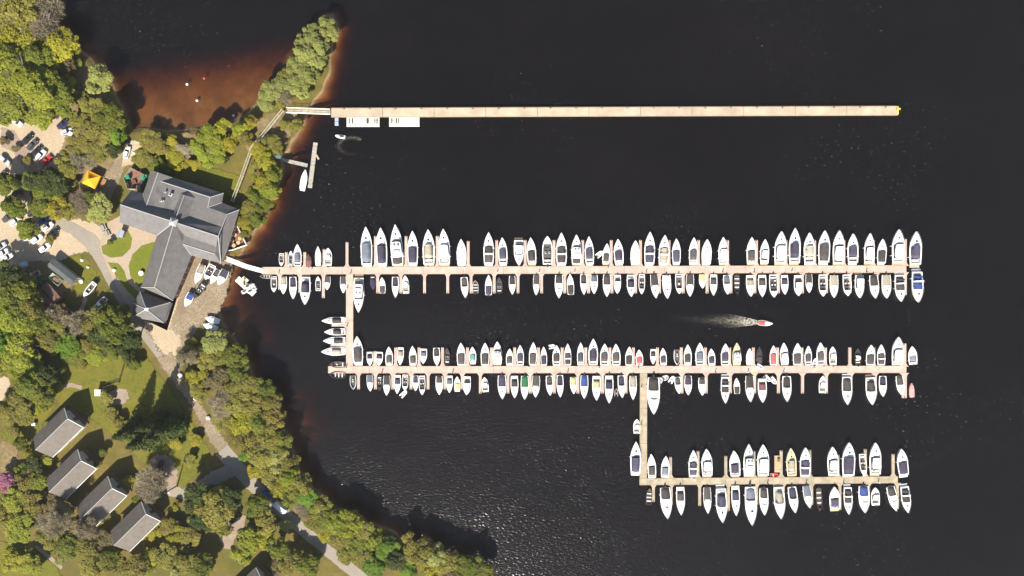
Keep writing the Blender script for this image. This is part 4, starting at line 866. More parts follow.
def marina():
    z5 = lambda u, v, z: P(100+u/6.4, 160+v/6.4, z); z6 = lambda u, v, z: P(120+u/6.83, 240+v/6.83, z)
    E, F, D = 5.0, 6.6, 8.9        # eaves, flat roof deck, ridges
    K = z5(475, 397, D+0.2); root = tag(empty('marina_building', (K.x, K.y, GZ)), 'large grey slate roofed marina building with white rooftop cupola beside the slipway', 'building')
    root.location = (K.x, K.y, 0)
    A = z5(200, 195, E); Bp = z5(130, 285, D-0.3); C = z5(125, 400, E); Dd = z5(365, 482, E)
    W1 = z5(330, 65, E); W2 = z5(277, 212, E); R1 = z5(372, 80, F+0.6); R2 = z5(298, 292, F+0.5)
    N0 = z5(390, 137, F); N1 = z5(705, 238, F); n0 = z5(460, 110, E); n1 = z5(792, 212, E); q1 = z5(780, 272, E); q0 = z5(690, 302, F)
    e0 = z5(815, 347, F); e1 = z5(892, 318, E); K2 = z5(757, 488, D-0.8); ev0 = z5(785, 430, F); ev1 = z5(745, 556, F)
    kn = z5(540, 226, D-1.0); kw0 = z5(518, 212, F); ks = z5(470, 335, F)
    S0 = z6(330, 12, D); S1 = z6(236, 322, D-0.4); sw1 = z6(145, 322, E); se0 = z6(490, 106, E); se1 = z6(362, 414, E); 
    t0 = z6(432, 28, F); t1 = z6(648, 95, F); t2 = z6(690, 160, E); ee = z6(722, 98, E); fv = z5(540, 482, F)
    fc = lambda nm, *p: roof_face(root, nm, p, SLATE)
    base = Vector((0, 0, -0.02))
    fc('roof_slope', A, Bp, K, ks + base, R2 + base, W2)                   # west wing, north side
    fc('roof_slope', Bp, C, Dd, K)                            # west wing, south side
    fc('roof_slope', W1, W2, R2, R1)                          # north-west wing, west side
    fc('flat_roof', R1, R2, ks, kw0, N0, n0 + Vector((0, 0, .8)))
    fc('flat_roof', N0, kw0, kn + Vector((0,0,-1.2)), z5(612, 242, F), N1)
    fc('roof_slope', N0, N1, n1, n0)                          # north slope
    fc('roof_slope', N1, q0, q1, n1)
    fc('roof_slope', q0, e0, e1, q1)
    fc('flat_roof', z5(612, 242, F), kn + Vector((0,0,-1.2)), z5(500, 350, F), z5(572, 366, F), ev0, e0, q0, N1)
    fc('roof_slope', kn, kw0, ks, K)                          # link ridge, west side
    fc('roof_slope', kn, K, z5(572, 366, F), z5(612, 242, F))
    fc('roof_slope', kn, z5(612, 242, F), z5(575, 200, F-.1), kw0)
    fc('roof_slope', K, K2, ev0, z5(572, 366, F))             # east wing, north side
    fc('roof_slope', K, fv, ev1, K2)                          # east wing, south side
    fc('roof_slope', ev0, K2, ev1, t1, t2, ee, e1, e0)        # east slope
    fc('flat_roof', fv, t0, t1, ev1)
    fc('roof_slope', t0, se0, t2, t1)
    fc('roof_slope', K, Dd, sw1, S1)                          # south wing, west side
    fc('roof_slope', K, S1, se1, se0, t0, fv)                 # south wing, east side
    fc('roof_slope', S1, sw1, se1)                            # south hip
    EP = 3.9; ap = z6(180, 472, 7.6); pv = [z6(138, 352, EP), z6(345, 425, EP), z6(298, 566, EP), z6(85, 528, EP), z6(88, 432, EP)]
    for i in range(5): fc('pavilion_roof', pv[i], pv[(i+1) % 5], ap)
    o2 = Vector((K.x, K.y, 0))
    for a, b in ((Bp, K), (K, S1), (R1, R2), (N0, N1), (K, K2), (kn, K), (e0, K2), (N0, n0), (N1, n1), (N1, q0), (q0, q1), (e0, e1), (K2, t2), (K, Dd), (t0, se0), (t0, t1), (S1, sw1), (S1, se1), (R2, W2)) + tuple((ap, q) for q in pv):
        d = (b-a); MB().tube([a - o2 + Vector((0, 0, .03)), b - o2 + Vector((0, 0, .03))], 0.13, 5).build('ridge_tile', LEAD, root)
    wall = [(p.x, p.y) for p in (A, W2, W1, n0, n1, q1, e1, ee, t2, se0, se1, sw1, Dd, C)]
    wp = offset(wall, 0.55); MB().prism([(x-K.x, y-K.y) for x, y in wp], GZ-0.3, E-0.12).build('wall', CLAD, root)
    pp = offset([(p.x, p.y) for p in pv], 0.5); MB().prism([(x-K.x, y-K.y) for x, y in pp], GZ-0.3, EP-0.1).build('pavilion_wall', REND, root)
    # cupola, skylights and vents
    k = MB(); k.box((0, 0, D+0.4), (1.9, 1.9, .9), -0.29); k.build('cupola', WHT, root); kk = MB(); kk.box((0, 0, D+1.2), (2.2, 2.2, .8), -0.29, 0.05); kk.build('cupola_roof', LEAD, root)
    k = MB(); c = ap - o2; k.box((c.x, c.y, 7.75), (1.1, 1.1, .7), -.29, .5); k.build('finial', WHT, root)
    for u, v in ((420, 206), (455, 222), (405, 262), (392, 262)):
        c = z5(u, v, F+.5) - o2; s_ = 0.9 if v > 210 and v < 250 else 0.5
        b = MB().box((c.x, c.y, F+0.5), (s_, s_, 0.9), -.29).build('roof_vent', WHT, root); MB().box((c.x, c.y, F+1.0), (s_*.7, s_*.7, .12), -.29).build('cap', DARKM, b)
    ar = sum(wp[i][0]*wp[(i+1) % len(wp)][1]-wp[(i+1) % len(wp)][0]*wp[i][1] for i in range(len(wp)))
    for i in range(len(wp)):
        a, b = wp[i], wp[(i+1) % len(wp)]
        if ar < 0: a, b = b, a
        L = math.dist(a, b); kx = int(L/3.2)
        for j in range(kx): opening(root, a, b, (j+.5)/kx, 1.5, GZ+1.0, 1.6)
    return root
marina()
# waterside terrace
c = P(238, 240, GZ); root = tag(empty('terrace', (c.x, c.y, 0)), 'brown triangular timber terrace with white rail at the building corner', 'terrace')
tp = [P(100+u/6.4, 160+v/6.4, 1.5) - c for u, v in ((868,432),(884,420),(945,545),(850,578),(824,580))]
MB().prism([(p.x, p.y) for p in tp], 1.2, 1.5).build('deck', TEAK if False else CLAD, root)
for a, b in zip(tp[1:-1], tp[2:]):
    r = MB(); r.tube([(a.x, a.y, 2.5), (b.x, b.y, 2.5)], .14, 5); r.bar((a.x, a.y), (b.x, b.y), .08, 1.5, 2.45); r.build('handrail', WHT, root)
for i, (u, v) in enumerate(((868,480),(890,530),(862,548),(900,505),(850,520))):
    p = P(100+u/6.4, 160+v/6.4, 1.5) - c; t = MB(); t.disc((p.x, p.y, 2.2), .6, 10, .06); t.tube([(p.x, p.y, 1.5), (p.x, p.y, 2.2)], .06, 5); t.disc((p.x, p.y, 1.5), .3, 8, .04)
    tag_o = t.build('table', TEAK, root)
for x, y in ((240,246),(246,243),(236,250)):
    p = P(x, y, 0) - c; MB().tube([(p.x, p.y, -2-0), (p.x, p.y, 1.2)], .16, 6).build('pile', TIMB, root)

CAB_N = ['topmost', 'second from top', 'third from top', 'lowest']
def cabin(eaves, label, seed, n_door=True):
    EZ = GZ + 3.6; pts = [P(x, y, EZ) for x, y in eaves]; c = sum(pts, Vector())/4; ang = R(44.4); L, W, rise = 12.6, 8.0, 3.4
    root = tag(empty('cabin', (c.x, c.y, GZ), ang), label, 'cabin', 'slate roofed holiday cabins in a row')
    hl, hw, th = L/2, W/2, .12
    for s in (1, -1):
        vs = [(-hl, 0, 3.6+rise), (hl+.35, 0, 3.6+rise), (hl, s*hw, 3.6), (-hl, s*hw, 3.6)]
        m = MB(); m.add(vs + [(x, y, z-th) for x, y, z in vs], [(0,1,2,3) if s < 0 else (3,2,1,0), (7,6,5,4) if s < 0 else (4,5,6,7), (0,4,5,1), (1,5,6,2), (2,6,7,3), (3,7,4,0)])
        rf = m.build('roof_slope', SLATEB, root)
        MB().bar((-hl, s*(hw+.07)), (hl, s*(hw+.07)), .12, 3.46, 3.62).build('gutter', WHT if s < 0 else DARKM, rf)
        MB().add([(hl+.3, 0, 3.6+rise+.02), (hl+.42, 0, 3.6+rise+.02), (hl+.06, s*hw, 3.62), (hl-.06, s*hw, 3.62), (hl+.3, 0, 3.3+rise), (hl+.42, 0, 3.3+rise), (hl+.06, s*hw, 3.3), (hl-.06, s*hw, 3.3)], [(0,1,2,3),(7,6,5,4),(1,5,6,2),(0,3,7,4)]).build('bargeboard', WHT, rf)
    MB().tube([(-hl, 0, 3.63+rise), (hl+.35, 0, 3.63+rise)], .1, 5).build('ridge_tile', LEAD, root)
    a, b = hl-.9, hw-.5; m = MB(); m.box((-0.2, 0, 1.7), (2*a, 2*b, 3.6)); 
    for x in (-a-.2, a-.2): m.add([(x, -b, 3.48), (x, b, 3.48), (x, 0, 3.3+rise)], [(0, 1, 2)])
    m.build('wall', REND, root)
    MB().box((a+.35, 0, .18), (1.3, 2*b, .3)).build('porch_deck', TIMB, root)
    for s in (1, -1): MB().box((a+.85, s*(b-.2), 1.65), (.16, .16, 3.2)).build('porch_post', TIMB, root)
    for f in (-.6, 0, .6):
        w_ = MB().box((f*a, -b-.02, 1.6), (1.5, .1, 1.3)).build('window', WHT, root); MB().box((f*a, -b-.06, 1.6), (1.3, .06, 1.1)).build('pane', GLASS, w_)
    w_ = MB().box((a-.16, 0, 1.25), (.1, 1.1, 2.2)).build('door', TIMB, root); MB().box((a-.1, .35, 1.2), (.06, .08, .2)).build('handle', STEEL, w_)
cabs = [((64.7,408),(82.5,429),(51.6,456.5),(34,437)), ((78,449.9),(95.6,470),(64,496.4),(48.5,479.8)), ((108.8,476.2),(125.4,497.3),(95,525),(78.5,506)), ((141,502),(160,522.6),(128.6,550),(112,531.5))]
for i, e in enumerate(cabs): cabin(e, f'grey slate roofed cabin with white gutter, {CAB_N[i]} of the diagonal cabin row', i)
cabin(((256,568),(274,588),(244,616),(226,597)), 'dark roofed cabin cut off by the bottom edge beside the lane', 7)

def shed(px, py, L, W, ang, h, rise, roofm, wallm, label, name='shed', group=None):
    c = P(px, py, GZ+h); root = tag(empty(name, (c.x, c.y, GZ), ang), label, 'shed', group); hl, hw = L/2, W/2
    for s in (1, -1):
        vs = [(-hl, 0, h+rise), (hl, 0, h+rise), (hl, s*hw, h), (-hl, s*hw, h)]; m = MB()
        m.add(vs + [(x, y, z-.1) for x, y, z in vs], [(0,1,2,3) if s < 0 else (3,2,1,0), (7,6,5,4) if s < 0 else (4,5,6,7), (0,4,5,1), (1,5,6,2), (2,6,7,3), (3,7,4,0)]); m.build('roof_slope', roofm, root)
    m = MB(); m.box((0, 0, h/2-.1), (L-.5, W-.5, h)); 
    for x in (-hl+.25, hl-.25): m.add([(x, -hw+.25, h-.1), (x, hw-.25, h-.1), (x, 0, h+rise-.15)], [(0, 1, 2)])
    m.build('wall', wallm, root); MB().box((hl-.22, 0, 1.0), (.08, 1.2, 2.0)).build('door', TIMB, root)
FELT = mat('roof_felt', (0.075, 0.085, 0.085), 0.8, 0.3, 0.6); RUST = mat('rusty_sheet', (0.17, 0.09, 0.065), 0.8, 0.4, 0.8)
shed(62.5, 272, 9.2, 2.9, R(-38), 2.4, .5, FELT, GREYW, 'long narrow dark roofed shed beside the small lawn')
shed(44, 300, 6.4, 2.6, R(-44), 2.3, .25, RUST, RUST, 'rust brown container shed, left one of a pair under trees', 'container', 'rusty container sheds')
shed(51, 293, 6.4, 2.6, R(-50), 2.3, .25, RUST, RUST, 'rust brown container shed, right one of a pair under trees', 'container', 'rusty container sheds')
# orange marquee
c = P(91, 179.5, GZ+2.2); root = tag(empty('marquee', (c.x, c.y, GZ), R(-25)), 'bright orange yellow peaked marquee tent by the car park', 'tent')
ORG = mat('marquee_canvas', (0.74, 0.37, 0.004), 0.8, 0.18, 0.7, col2=(0.70, 0.26, 0.004), bump=0.3); w2 = 2.1
for i in range(4):
    a, b = R(45+90*i), R(135+90*i); p, q = (w2*1.414*math.cos(a), w2*1.414*math.sin(a)), (w2*1.414*math.cos(b), w2*1.414*math.sin(b)); rws = []
    for k in range(6):
        f = k/5; z = 2.1 + 1.5*f**1.4; rws.append([(p[0]*(1-f)+(q[0]-p[0])*(1-f)*j/6, p[1]*(1-f)+(q[1]-p[1])*(1-f)*j/6, z - .06*math.sin(j/6*math.pi)*(1-f)) for j in range(7)])
    MB().grid(rws).build('canopy_panel', ORG, root); MB().grid([[(p[0]+(q[0]-p[0])*j/6, p[1]+(q[1]-p[1])*j/6, z) for j in range(7)] for z in (2.1, 1.7)]).build('valance', ORG, root)
    MB().tube([(p[0]*.98, p[1]*.98, 0), (p[0]*.98, p[1]*.98, 2.1)], .05, 6).build('pole', STEEL, root)
MB().box((w2+.7, .3, .2), (1.1, 2.8, .4)).build('side_awning', mat('awning_orange', (0.32, 0.15, 0.05), .8, .2, 1), root)
# service yard west of the building
GRNB = mat('green_plastic', (0.02, 0.24, 0.12), 0.5, 0.2, 1.5); BRK = mat('red_brown_ground', (0.24, 0.11, 0.08), .9, .4, 1.0)
c = P(123, 181, GZ); root = tag(empty('fenced_yard', (c.x, c.y, GZ)), 'fenced service yard with brown floor beside the marina building', 'yard')
yp = [P(100+u/6.4, 160+v/6.4, GZ) - c for u, v in ((170,120),(215,55),(300,100),(270,190),(195,190))]
MB().prism([(p.x, p.y) for p in yp], .03, .06).build('floor', BRK, root)
for a, b in zip(yp, yp[1:] + yp[:1]):
    d = (b-a); nn = max(1, int(d.length/1.5))
    for i in range(nn): p, q = a + d*(i/nn), a + d*((i+.94)/nn); MB().bar((p.x, p.y), (q.x, q.y), .07, 0, 1.8).build('fence_panel', GREYW, root)
def wheelie(px, py, ang, label, m=GRNB, s=1.0):
    c = P(px, py, GZ+.6); r = tag(empty('waste_bin', (c.x, c.y, GZ+.07), ang, (s, s, s)), label, 'bin', 'waste bins in the service yard'); m_ = MB(); m_.box((0, 0, .62), (1.25, 1.0, 1.1), 0, 1.06); m_.build('body', m, r); MB().box((0, .02, 1.22), (1.38, 1.12, .1), 0, .96).build('lid', m, r)
    for x in (-.5, .5):
        for y in (-.4, .4): MB().box((x, y, .06), (.12, .16, .14)).build('wheel', RUBBER, r)
wheelie(128, 177.5, .3, 'large green waste bin at the left of the fenced yard'); wheelie(143.5, 178.5, -.3, 'large green waste bin against the marina building wall')
wheelie(145.8, 176, -.3, 'small green waste bin behind the one against the building', s=.8)
def crate_stack(px, py, label, m, n=3, ang=0, name='pallet_stack'):
    c = P(px, py, GZ+.5); r = tag(empty(name, (c.x, c.y, GZ+.07), ang), label, 'pallets')
    for i in range(n):
        for j in range(5): MB().box((-.5+.25*j, 0, .16*i+.12), (.18, 1.2, .03)).build('slat', m, r)
        for s in (-.5, 0, .5): MB().box((0, s, .16*i+.06), (1.2, .12, .09)).build('bearer', m, r)
crate_stack(134, 182, 'stack of reddish pallets in the middle of the fenced yard', CLAD, 4, .4); crate_stack(138, 187.5, 'low stack of brown pallets nearest the building in the yard', TEAK, 2, -.2)
crate_stack(96, 192, 'weathered grey pallets lying south of the marquee', GREYW, 2, .5)

# ------------------------------------------------------------------ vehicles
def paint(name, col): return mat('car_' + name, col, 0.3, 0.08, 1.0, spec=0.5)
PAINT = {'white': paint('white', (.76, .76, .75)), 'black': paint('black', (.018, .018, .02)), 'dark grey': paint('dark_grey', (.06, .06, .065)), 'red': paint('red', (.55, .03, .03)), 'navy': paint('navy', (.03, .03, .07)),
         'blue': paint('blue', (.05, .12, .40)), 'silver': paint('silver', (.42, .44, .47)), 'pale blue': paint('pale_blue', (.36, .46, .60))}
def car_parts():
    def ring(z, k, pts): return [(x*k if abs(x) < 9 else x, y*k, z) for x, y in pts]
    body = [(2.1, -.45), (2.15, 0), (2.1, .45), (1.85, .78), (1.2, .86), (0, .88), (-1.3, .87), (-1.95, .80), (-2.12, .5), (-2.15, 0), (-2.12, -.5), (-1.95, -.80), (-1.3, -.87), (0, -.88), (1.2, -.86), (1.85, -.78)]
    m = MB(); m.loft([ring(.22, .95, body), ring(.5, 1, body), ring(.78, .985, body), ring(.93, .90, body)]); bd = m.mesh('body', PAINT['white'], False)
    cab = [(.95, -.70), (1.0, 0), (.95, .70), (-.2, .78), (-1.55, .70), (-1.65, 0), (-1.55, -.70), (-.2, -.78)]
    top = [(.28, -.56), (.32, 0), (.28, .56), (-.3, .62), (-1.25, .56), (-1.3, 0), (-1.25, -.56), (-.3, -.62)]
    m = MB(); m.loft([[(x, y, .90) for x, y in cab], [(x, y, 1.40) for x, y in top]]); gl = m.mesh('windows', GLASS)
    m = MB(); m.loft([[(x*1.02, y*1.02, 1.38) for x, y in top], [(x*.96, y*.94, 1.46) for x, y in top]]); rf = m.mesh('roof', PAINT['white'])
    wh = MB().tube([(0, -.11, 0), (0, .11, 0)], .32, 12).mesh('wheel', RUBBER); hub = MB().tube([(0, -.125, 0), (0, .125, 0)], .2, 10).mesh('rim', STEEL)
    hl = MB().box((0, 0, 0), (.12, .32, .16)).mesh('headlight', WHT); tl = MB().box((0, 0, 0), (.10, .28, .18)).mesh('tail_light', GELR)
    vb = [(2.4, -.6), (2.5, 0), (2.4, .6), (2.1, .92), (-2.45, .95), (-2.5, .8), (-2.5, -.8), (-2.45, -.95), (2.1, -.92)]
    m = MB(); m.loft([[(x, y, .25) for x, y in vb], [(x, y, 1.05) for x, y in vb], [(min(x, 1.45) if x > 0 else x, y*.92, 1.9) for x, y in vb], [(min(x, 1.3) if x > 0 else x*.98, y*.84, 2.05) for x, y in vb]]); vbm = m.mesh('body', PAINT['white'])
    vg = MB().add([(2.06, -.84, 1.12), (2.06, .84, 1.12), (1.46, .76, 1.90), (1.46, -.76, 1.90), (2.0, -.84, 1.08), (2.0, .84, 1.08), (1.4, .76, 1.84), (1.4, -.76, 1.84)], [(0,1,2,3),(0,4,5,1),(2,6,7,3)]).mesh('windscreen', GLASS)
    return bd, gl, rf, wh, hub, hl, tl, vbm, vg
CARP = car_parts()
def car(px, py, dx, dy, col, label, kind='car', L=1.0):
    c = P(px, py, GZ+.6); root = tag(empty('van' if kind == 'van' else 'parked_car', (c.x, c.y, GZ+.05), math.atan2(-dy, dx), (L*.9, L*.9, L*.9)), label, kind, 'parked cars and vans')
    bd, gl, rf, wh, hub, hl, tl, vbm, vg = CARP; m = PAINT[col]
    if kind == 'van': setmat(link('body', vbm, root), m); link('windscreen', vg, root); k = 2.45
    else: setmat(link('body', bd, root), m); link('windows', gl, root); setmat(link('roof', rf, root), m); k = 2.1
    for x in (1.35, -1.35):
        for y in (.78, -.78):
            w_ = link('wheel', wh, root); w_.location = (x, y, .32); link('rim', hub, w_)
    for y in (.58, -.58):
        h = link('headlight', hl, root); h.location = (k-.06, y, .66); t = link('tail_light', tl, root); t.location = (-k, y, .72)
D1, D2, D3 = (.68, -.73), (1, -.62), (1, .7)
for a in [(16.7,121.7,*D3,'white','white car parked at the top left under the big green tree'), (27.4,138.9,*D1,'black','black car, leftmost of the diagonal row of five'), (32.3,144.8,*D1,'dark grey','dark grey car, second in the diagonal row of five'),
          (36.6,151.3,*D1,'black','black car, middle of the diagonal row of five, beside a white one'), (40.9,155,*D1,'white','white car between a black and a red one'), (46.5,160.4,*D1,'red','bright red car at the end of the diagonal row'),
          (63,124.2,*D2,'navy','dark navy car alone on the sand near the top of the car park'), (66.9,131.4,1,-.3,'silver','silver car half under olive bushes'), (73.4,134.8,1,.5,'white','white car beside a silver car under bushes'),
          (4.8,159.9,1,.9,'silver','silver car at the left edge level with the red car'), (2,175.6,*D1,'dark grey','dark grey car at the left edge below the silver one'), (16.7,195.5,1,-.8,'dark grey','dark grey van parked alone on the shaded bend','van'),
          (44.2,196,1,.25,'white','white car between two dense trees'), (32.5,212.7,1,-.5,'white','white car in shade below the yellow green tree'), (6,204,1,-.6,'dark grey','dark grey car beneath the tree at left edge'),
          (15.6,221.3,1,-.65,'white','white car on sand left of a round green tree'), (8.2,217.5,1,-.6,'dark grey','dark grey car beside the white one on sand'), (47.9,226.7,1,-.75,'white','white car right of the round tree, above a black one'),
          (52.7,233,1,-.8,'black','black car parked at the road edge below a white one'), (43,221,1,-.7,'blue','blue car in deep shade above a white one'), (28.6,238.4,1,-.3,'white','small white car at the foot of the round tree'),
          (37,239,1,-.65,'white','white car right of the small one at the tree foot'), (44.7,247.7,1,-.7,'white','white car alone on open gravel below the tree'), (3.2,253,1,-.6,'white','white car at the left edge in tree shadow, upper of two'),
          (7.4,257.4,1,-.6,'white','white car at the left edge in tree shadow, lower of two'), (.6,246.6,1,-.6,'silver','silver car cut by the left edge of the picture'), (20.5,266,1,-.35,'pale blue','pale blue van in dark shade near the sheds','van'),
          (160.6,465.7,.3,-1,'black','black car on the round pad by the cabins'), (234.7,520,1,-.72,'black','black car on the small pad left of the lane'), (268.3,493.7,.9,.8,'blue','blue car at the side of the lane'),
          (280.6,507.6,1,.9,'white','white van on the lane behind a blue car','van'), (127,152.5,.3,-1,'white','white car alone on the pad above the fenced yard')]:
    car(*a[:5], a[5], a[6] if len(a) > 6 else 'car')

# boats ashore on trailers
def trailer_boat(bow, stern, w_, st, cv, label, hull=''):
    r = boat(bow, stern, w_, st, cv, hull, base=GZ+0.75); del r['px']; tag(r, label, 'boat', 'boats parked ashore')
    a, b = P(*bow, GZ+.75), P(*stern, GZ+.75); d = (a-b); c = (a+b)/2; t = tag(empty('boat_trailer', (c.x, c.y, GZ), math.atan2(d.y, d.x)), 'galvanised trailer under the ' + label, 'trailer', 'boat trailers'); L = d.length
    m = MB(); m.bar((-L*.45, .45), (L*.2, .45), .1, .42, .54); m.bar((-L*.45, -.45), (L*.2, -.45), .1, .42, .54); m.bar((L*.2, 0), (L*.62, 0), .12, .42, .54); m.bar((L*.2, -.5), (L*.2, .5), .1, .43, .53); m.bar((-L*.4, -.5), (-L*.4, .5), .1, .43, .53); m.build('chassis', STEEL, t)
    for s in (1, -1): MB().tube([(-L*.15, s*.85-.1, .32), (-L*.15, s*.85+.1, .32)], .32, 10).build('wheel', RUBBER, t)
z6p = lambda u, v: (120+u/6.83, 240+v/6.83)
trailer_boat(z6p(522, 300), z6p(572, 165), 7.6, 's', 't', 'white boat nearest the building in the slip yard')
trailer_boat(z6p(590, 270), z6p(640, 168), 8.2, 'o', 'k', 'open dark decked boat second from the building in the yard')
trailer_boat(z6p(626, 300), z6p(678, 200), 6.6, 's', 'k', 'narrow covered boat third from the building in the yard')
trailer_boat(z6p(680, 308), z6p(728, 205), 9.0, 's', 'n', 'navy covered boat at the water edge of the yard', '')
trailer_boat(z6p(510, 400), z6p(585, 295), 7.0, 'o', 'k', 'open dark boat beside a blue one in the yard', 'D')
trailer_boat(z6p(452, 455), z6p(495, 362), 7.6, 's', 'u', 'bright blue covered boat lowest in the yard')
trailer_boat((84.8, 296.4), (96, 282.4), 6.4, 'o', 'k', 'small white open boat on grass beside the road')
trailer_boat((95.2, 309.4), (107, 298), 6.0, 's', 'k', 'white boat with charcoal cover in shade by the road')
for bw, st_, lb in (((206.2, 317.6), (219.4, 321.6), 'white covered boat pulled up on the shore, upper of two'), ((203.8, 324.2), (217.4, 328.8), 'white covered boat pulled up on the shore, lower of two')):
    r = boat(bw, st_, 6.4, 'v', 'w', '', base=GZ+0.25); del r['px']; tag(r, lb, 'boat', 'boats pulled up on the shore')

# jet skis and their floating dock
def jet_ski(px, py, ang, label, bodym, z=0.0, group='jet skis'):
    c = P(px, py, z); r = tag(empty('jet_ski', (c.x, c.y, z), ang), label, 'jet ski', group)
    o = [(1.6, 0), (1.2, .35), (.5, .55), (-.8, .58), (-1.5, .5), (-1.5, -.5), (-.8, -.58), (.5, -.55), (1.2, -.35)]
    MB().loft([[(x, y*.7, -.1) for x, y in o], [(x, y, .3) for x, y in o], [(x*.96, y*.85, .5) for x, y in o]]).build('hull', bodym, r)
    MB().loft([[(x, y, .48) for x, y in ((1.3, 0), (.7, .3), (.1, .3), (.1, -.3), (.7, -.3))], [(x, y, .95) for x, y in ((.7, 0), (.45, .16), (.1, .2), (.1, -.2), (.45, -.16))]]).build('console', WHT, r)
    MB().box((-.5, 0, .62), (1.3, .42, .35), 0, .85).build('seat', RUBBER, r); MB().tube([(.15, -.4, 1.0), (.2, 0, 1.02), (.15, .4, 1.0)], .04, 5).build('handlebar', RUBBER, r)
c = P(247, 285); root = tag(empty('jet_ski_dock', (c.x, c.y, 0), R(-42)), 'white modular floating jet ski dock off the slipway', 'floating dock')
cub = MB().box((0, 0, .12), (.96, .96, .5), 0, .9).mesh('float_module', FLOATC)
for i in range(7):
    for j in range(3):
        if j == 2 and i not in (1, 2, 4, 5): continue
        o = link('float_module', cub, root); o.location = (-3+i, -1+j, 0)
jet_ski(244.8, 281.2, R(95), 'white and yellow jet ski at the left end of the floating dock', YELM); jet_ski(249.8, 285.8, R(20), 'white jet ski on the upper side of the floating dock', WHT, 0.3)
jet_ski(246.6, 290.6, R(25), 'white jet ski at the lowest edge of the floating dock', WHT); jet_ski(252.4, 290.4, R(20), 'white jet ski at the right end of the floating dock', VINYL)
jet_ski(340.5, 136.6, R(170), 'white jet ski turning in open water below the breakwater gangway', WHT)
rows, den = [], []
for i in range(30):
    a = i/29*4.2 - 1.4; r, d = [], []
    for j in range(7): rr = 12 + (j-3)*1.1; r.append((352 + rr*math.cos(a+2.2)*1.1, 146 - rr*math.sin(a+2.2)*.7)); d.append(.22*(1-abs(j-3)/3)*(1-i/29))
    rows.append(r); den.append(d)
foam('faint curved foam trail left by the turning jet ski', rows, den)
# buoys in the bay
for x, y, m, lb in ((204.3,78.3,GELR,'red buoy furthest right in the brown bay'), (187.2,84.2,WHT,'white buoy left of the red one in the bay'), (197.2,100.5,WHT,'white buoy below the red one in the bay'), (233.6,115.8,WHT,'white buoy in tree shadow near the spit')):
    c = P(x, y); r = tag(empty('buoy', (c.x, c.y, 0)), lb, 'buoy', 'mooring buoys in the bay'); b = MB(); 
    b.loft([[(q*math.cos(t*math.pi/4), q*math.sin(t*math.pi/4), z) for t in range(8)] for q, z in ((.12, -.25), (.34, -.1), (.42, .1), (.34, .3), (.12, .42))]); b.build('float_body', m, r, True); MB().tube([(0, 0, .4), (0, 0, .62)], .05, 6).build('mooring_eye', STEEL, r)

# small things on the land
ROCK = mat('pale_rock', (0.62, 0.58, 0.48), .9, .25, 1.5)
def boulder(px, py, s, label):
    rn = hsh(px, py); c = P(px, py, GZ); b = MB(); lo = []
    for q, z in ((.9, -.1), (1.0, .25), (.72, .6), (.25, .78)): lo.append([(s*q*math.cos(t*math.pi/4)*rn.uniform(.8, 1.1), s*q*math.sin(t*math.pi/4)*rn.uniform(.75, 1.05), s*z) for t in range(8)])
    b.loft(lo); o = b.build('boulder', ROCK); o.location = (c.x, c.y, GZ+.02); tag(o, label, 'boulder', 'pale boulders along the drive')
for x, y, s, lb in ((180.5,375,.9,'pale boulder at the top of the shaded track'), (195.5,398.5,.75,'pale boulder midway along the shaded track'), (208.5,417.5,.8,'pale boulder lowest along the track'), (114.5,270,.7,'pale boulder on the thin lawn strip by the road'), (82,260,.55,'pale boulder at top of the small triangular lawn'), (88,267,.5,'pale boulder on the right edge of the triangular lawn'), (134,153,.5,'small pale rock beside the white van pad')): boulder(x, y, s, lb)
c = P(141.3, 273.3, GZ+.5); r = tag(empty('garden_table', (c.x, c.y, GZ)), 'white round garden table on the crescent lawn', 'table')
MB().disc((0, 0, .7), .75, 14, .08).build('table_top', WHT, r); MB().tube([(0, 0, 0), (0, 0, .7)], .08, 6).build('leg', WHT, r)
c = P(99.3, 392.3, GZ+1.0); r = tag(empty('utility_cabinet', (c.x, c.y, GZ)), 'small square white cabinet standing on the grass by the patio', 'cabinet'); MB().box((0, 0, .95), (1.6, 1.7, 1.9)).build('body', WHT, r); MB().box((0, 0, 1.95), (1.8, 1.9, .12), 0, .96).build('lid', WHT, r); MB().box((0, -.86, .95), (1.3, .05, 1.6)).build('door', VINYL, r)
c = P(34.5, 424, GZ+.5); r = tag(empty('utility_cabinet', (c.x, c.y, GZ)), 'tiny white cabinet on the lawn left of the topmost cabin', 'cabinet'); MB().box((0, 0, .5), (1.0, .8, 1.0)).build('body', WHT, r); MB().box((0, 0, 1.04), (1.1, .9, .1), 0, .96).build('lid', WHT, r)
# lamp post by the cabins' lane and the wire fence
c = P(177.5, 485.5, GZ); r = tag(empty('lamp_post', (c.x, c.y, GZ)), 'tall slim lamp post casting a long shadow over the lawn', 'lamp post')
MB().tube([(0, 0, 0), (0, 0, 8)], .2, 8, .14).build('pole', DARKM, r); MB().tube([(0, 0, 7.95), (.4, 0, 8.2), (1.0, 0, 8.25)], .05, 6).build('arm', DARKM, r); MB().box((1.2, 0, 8.2), (.6, .28, .14)).build('lantern', VINYL, r)
c = P(120, 382, GZ); r = tag(empty('fence', (c.x, c.y, GZ)), 'low dark timber fence cornering across the lawn above the patio', 'fence'); fl = [(125,364),(120,382),(100,388.5)]
for a, b in zip(fl[:-1], fl[1:]):
    A, B = P(*a, GZ) - c, P(*b, GZ) - c; k = int((B-A).length/1.8)
    for i in range(k+1): p = A.lerp(B, i/k); MB().box((p.x, p.y, .6), (.12, .12, 1.2)).build('post', TIMB, r)
    for z in (.35, .7, 1.05): MB().bar((A.x, A.y), (B.x, B.y), .05, z, z+.14).build('rail', TIMB, r)
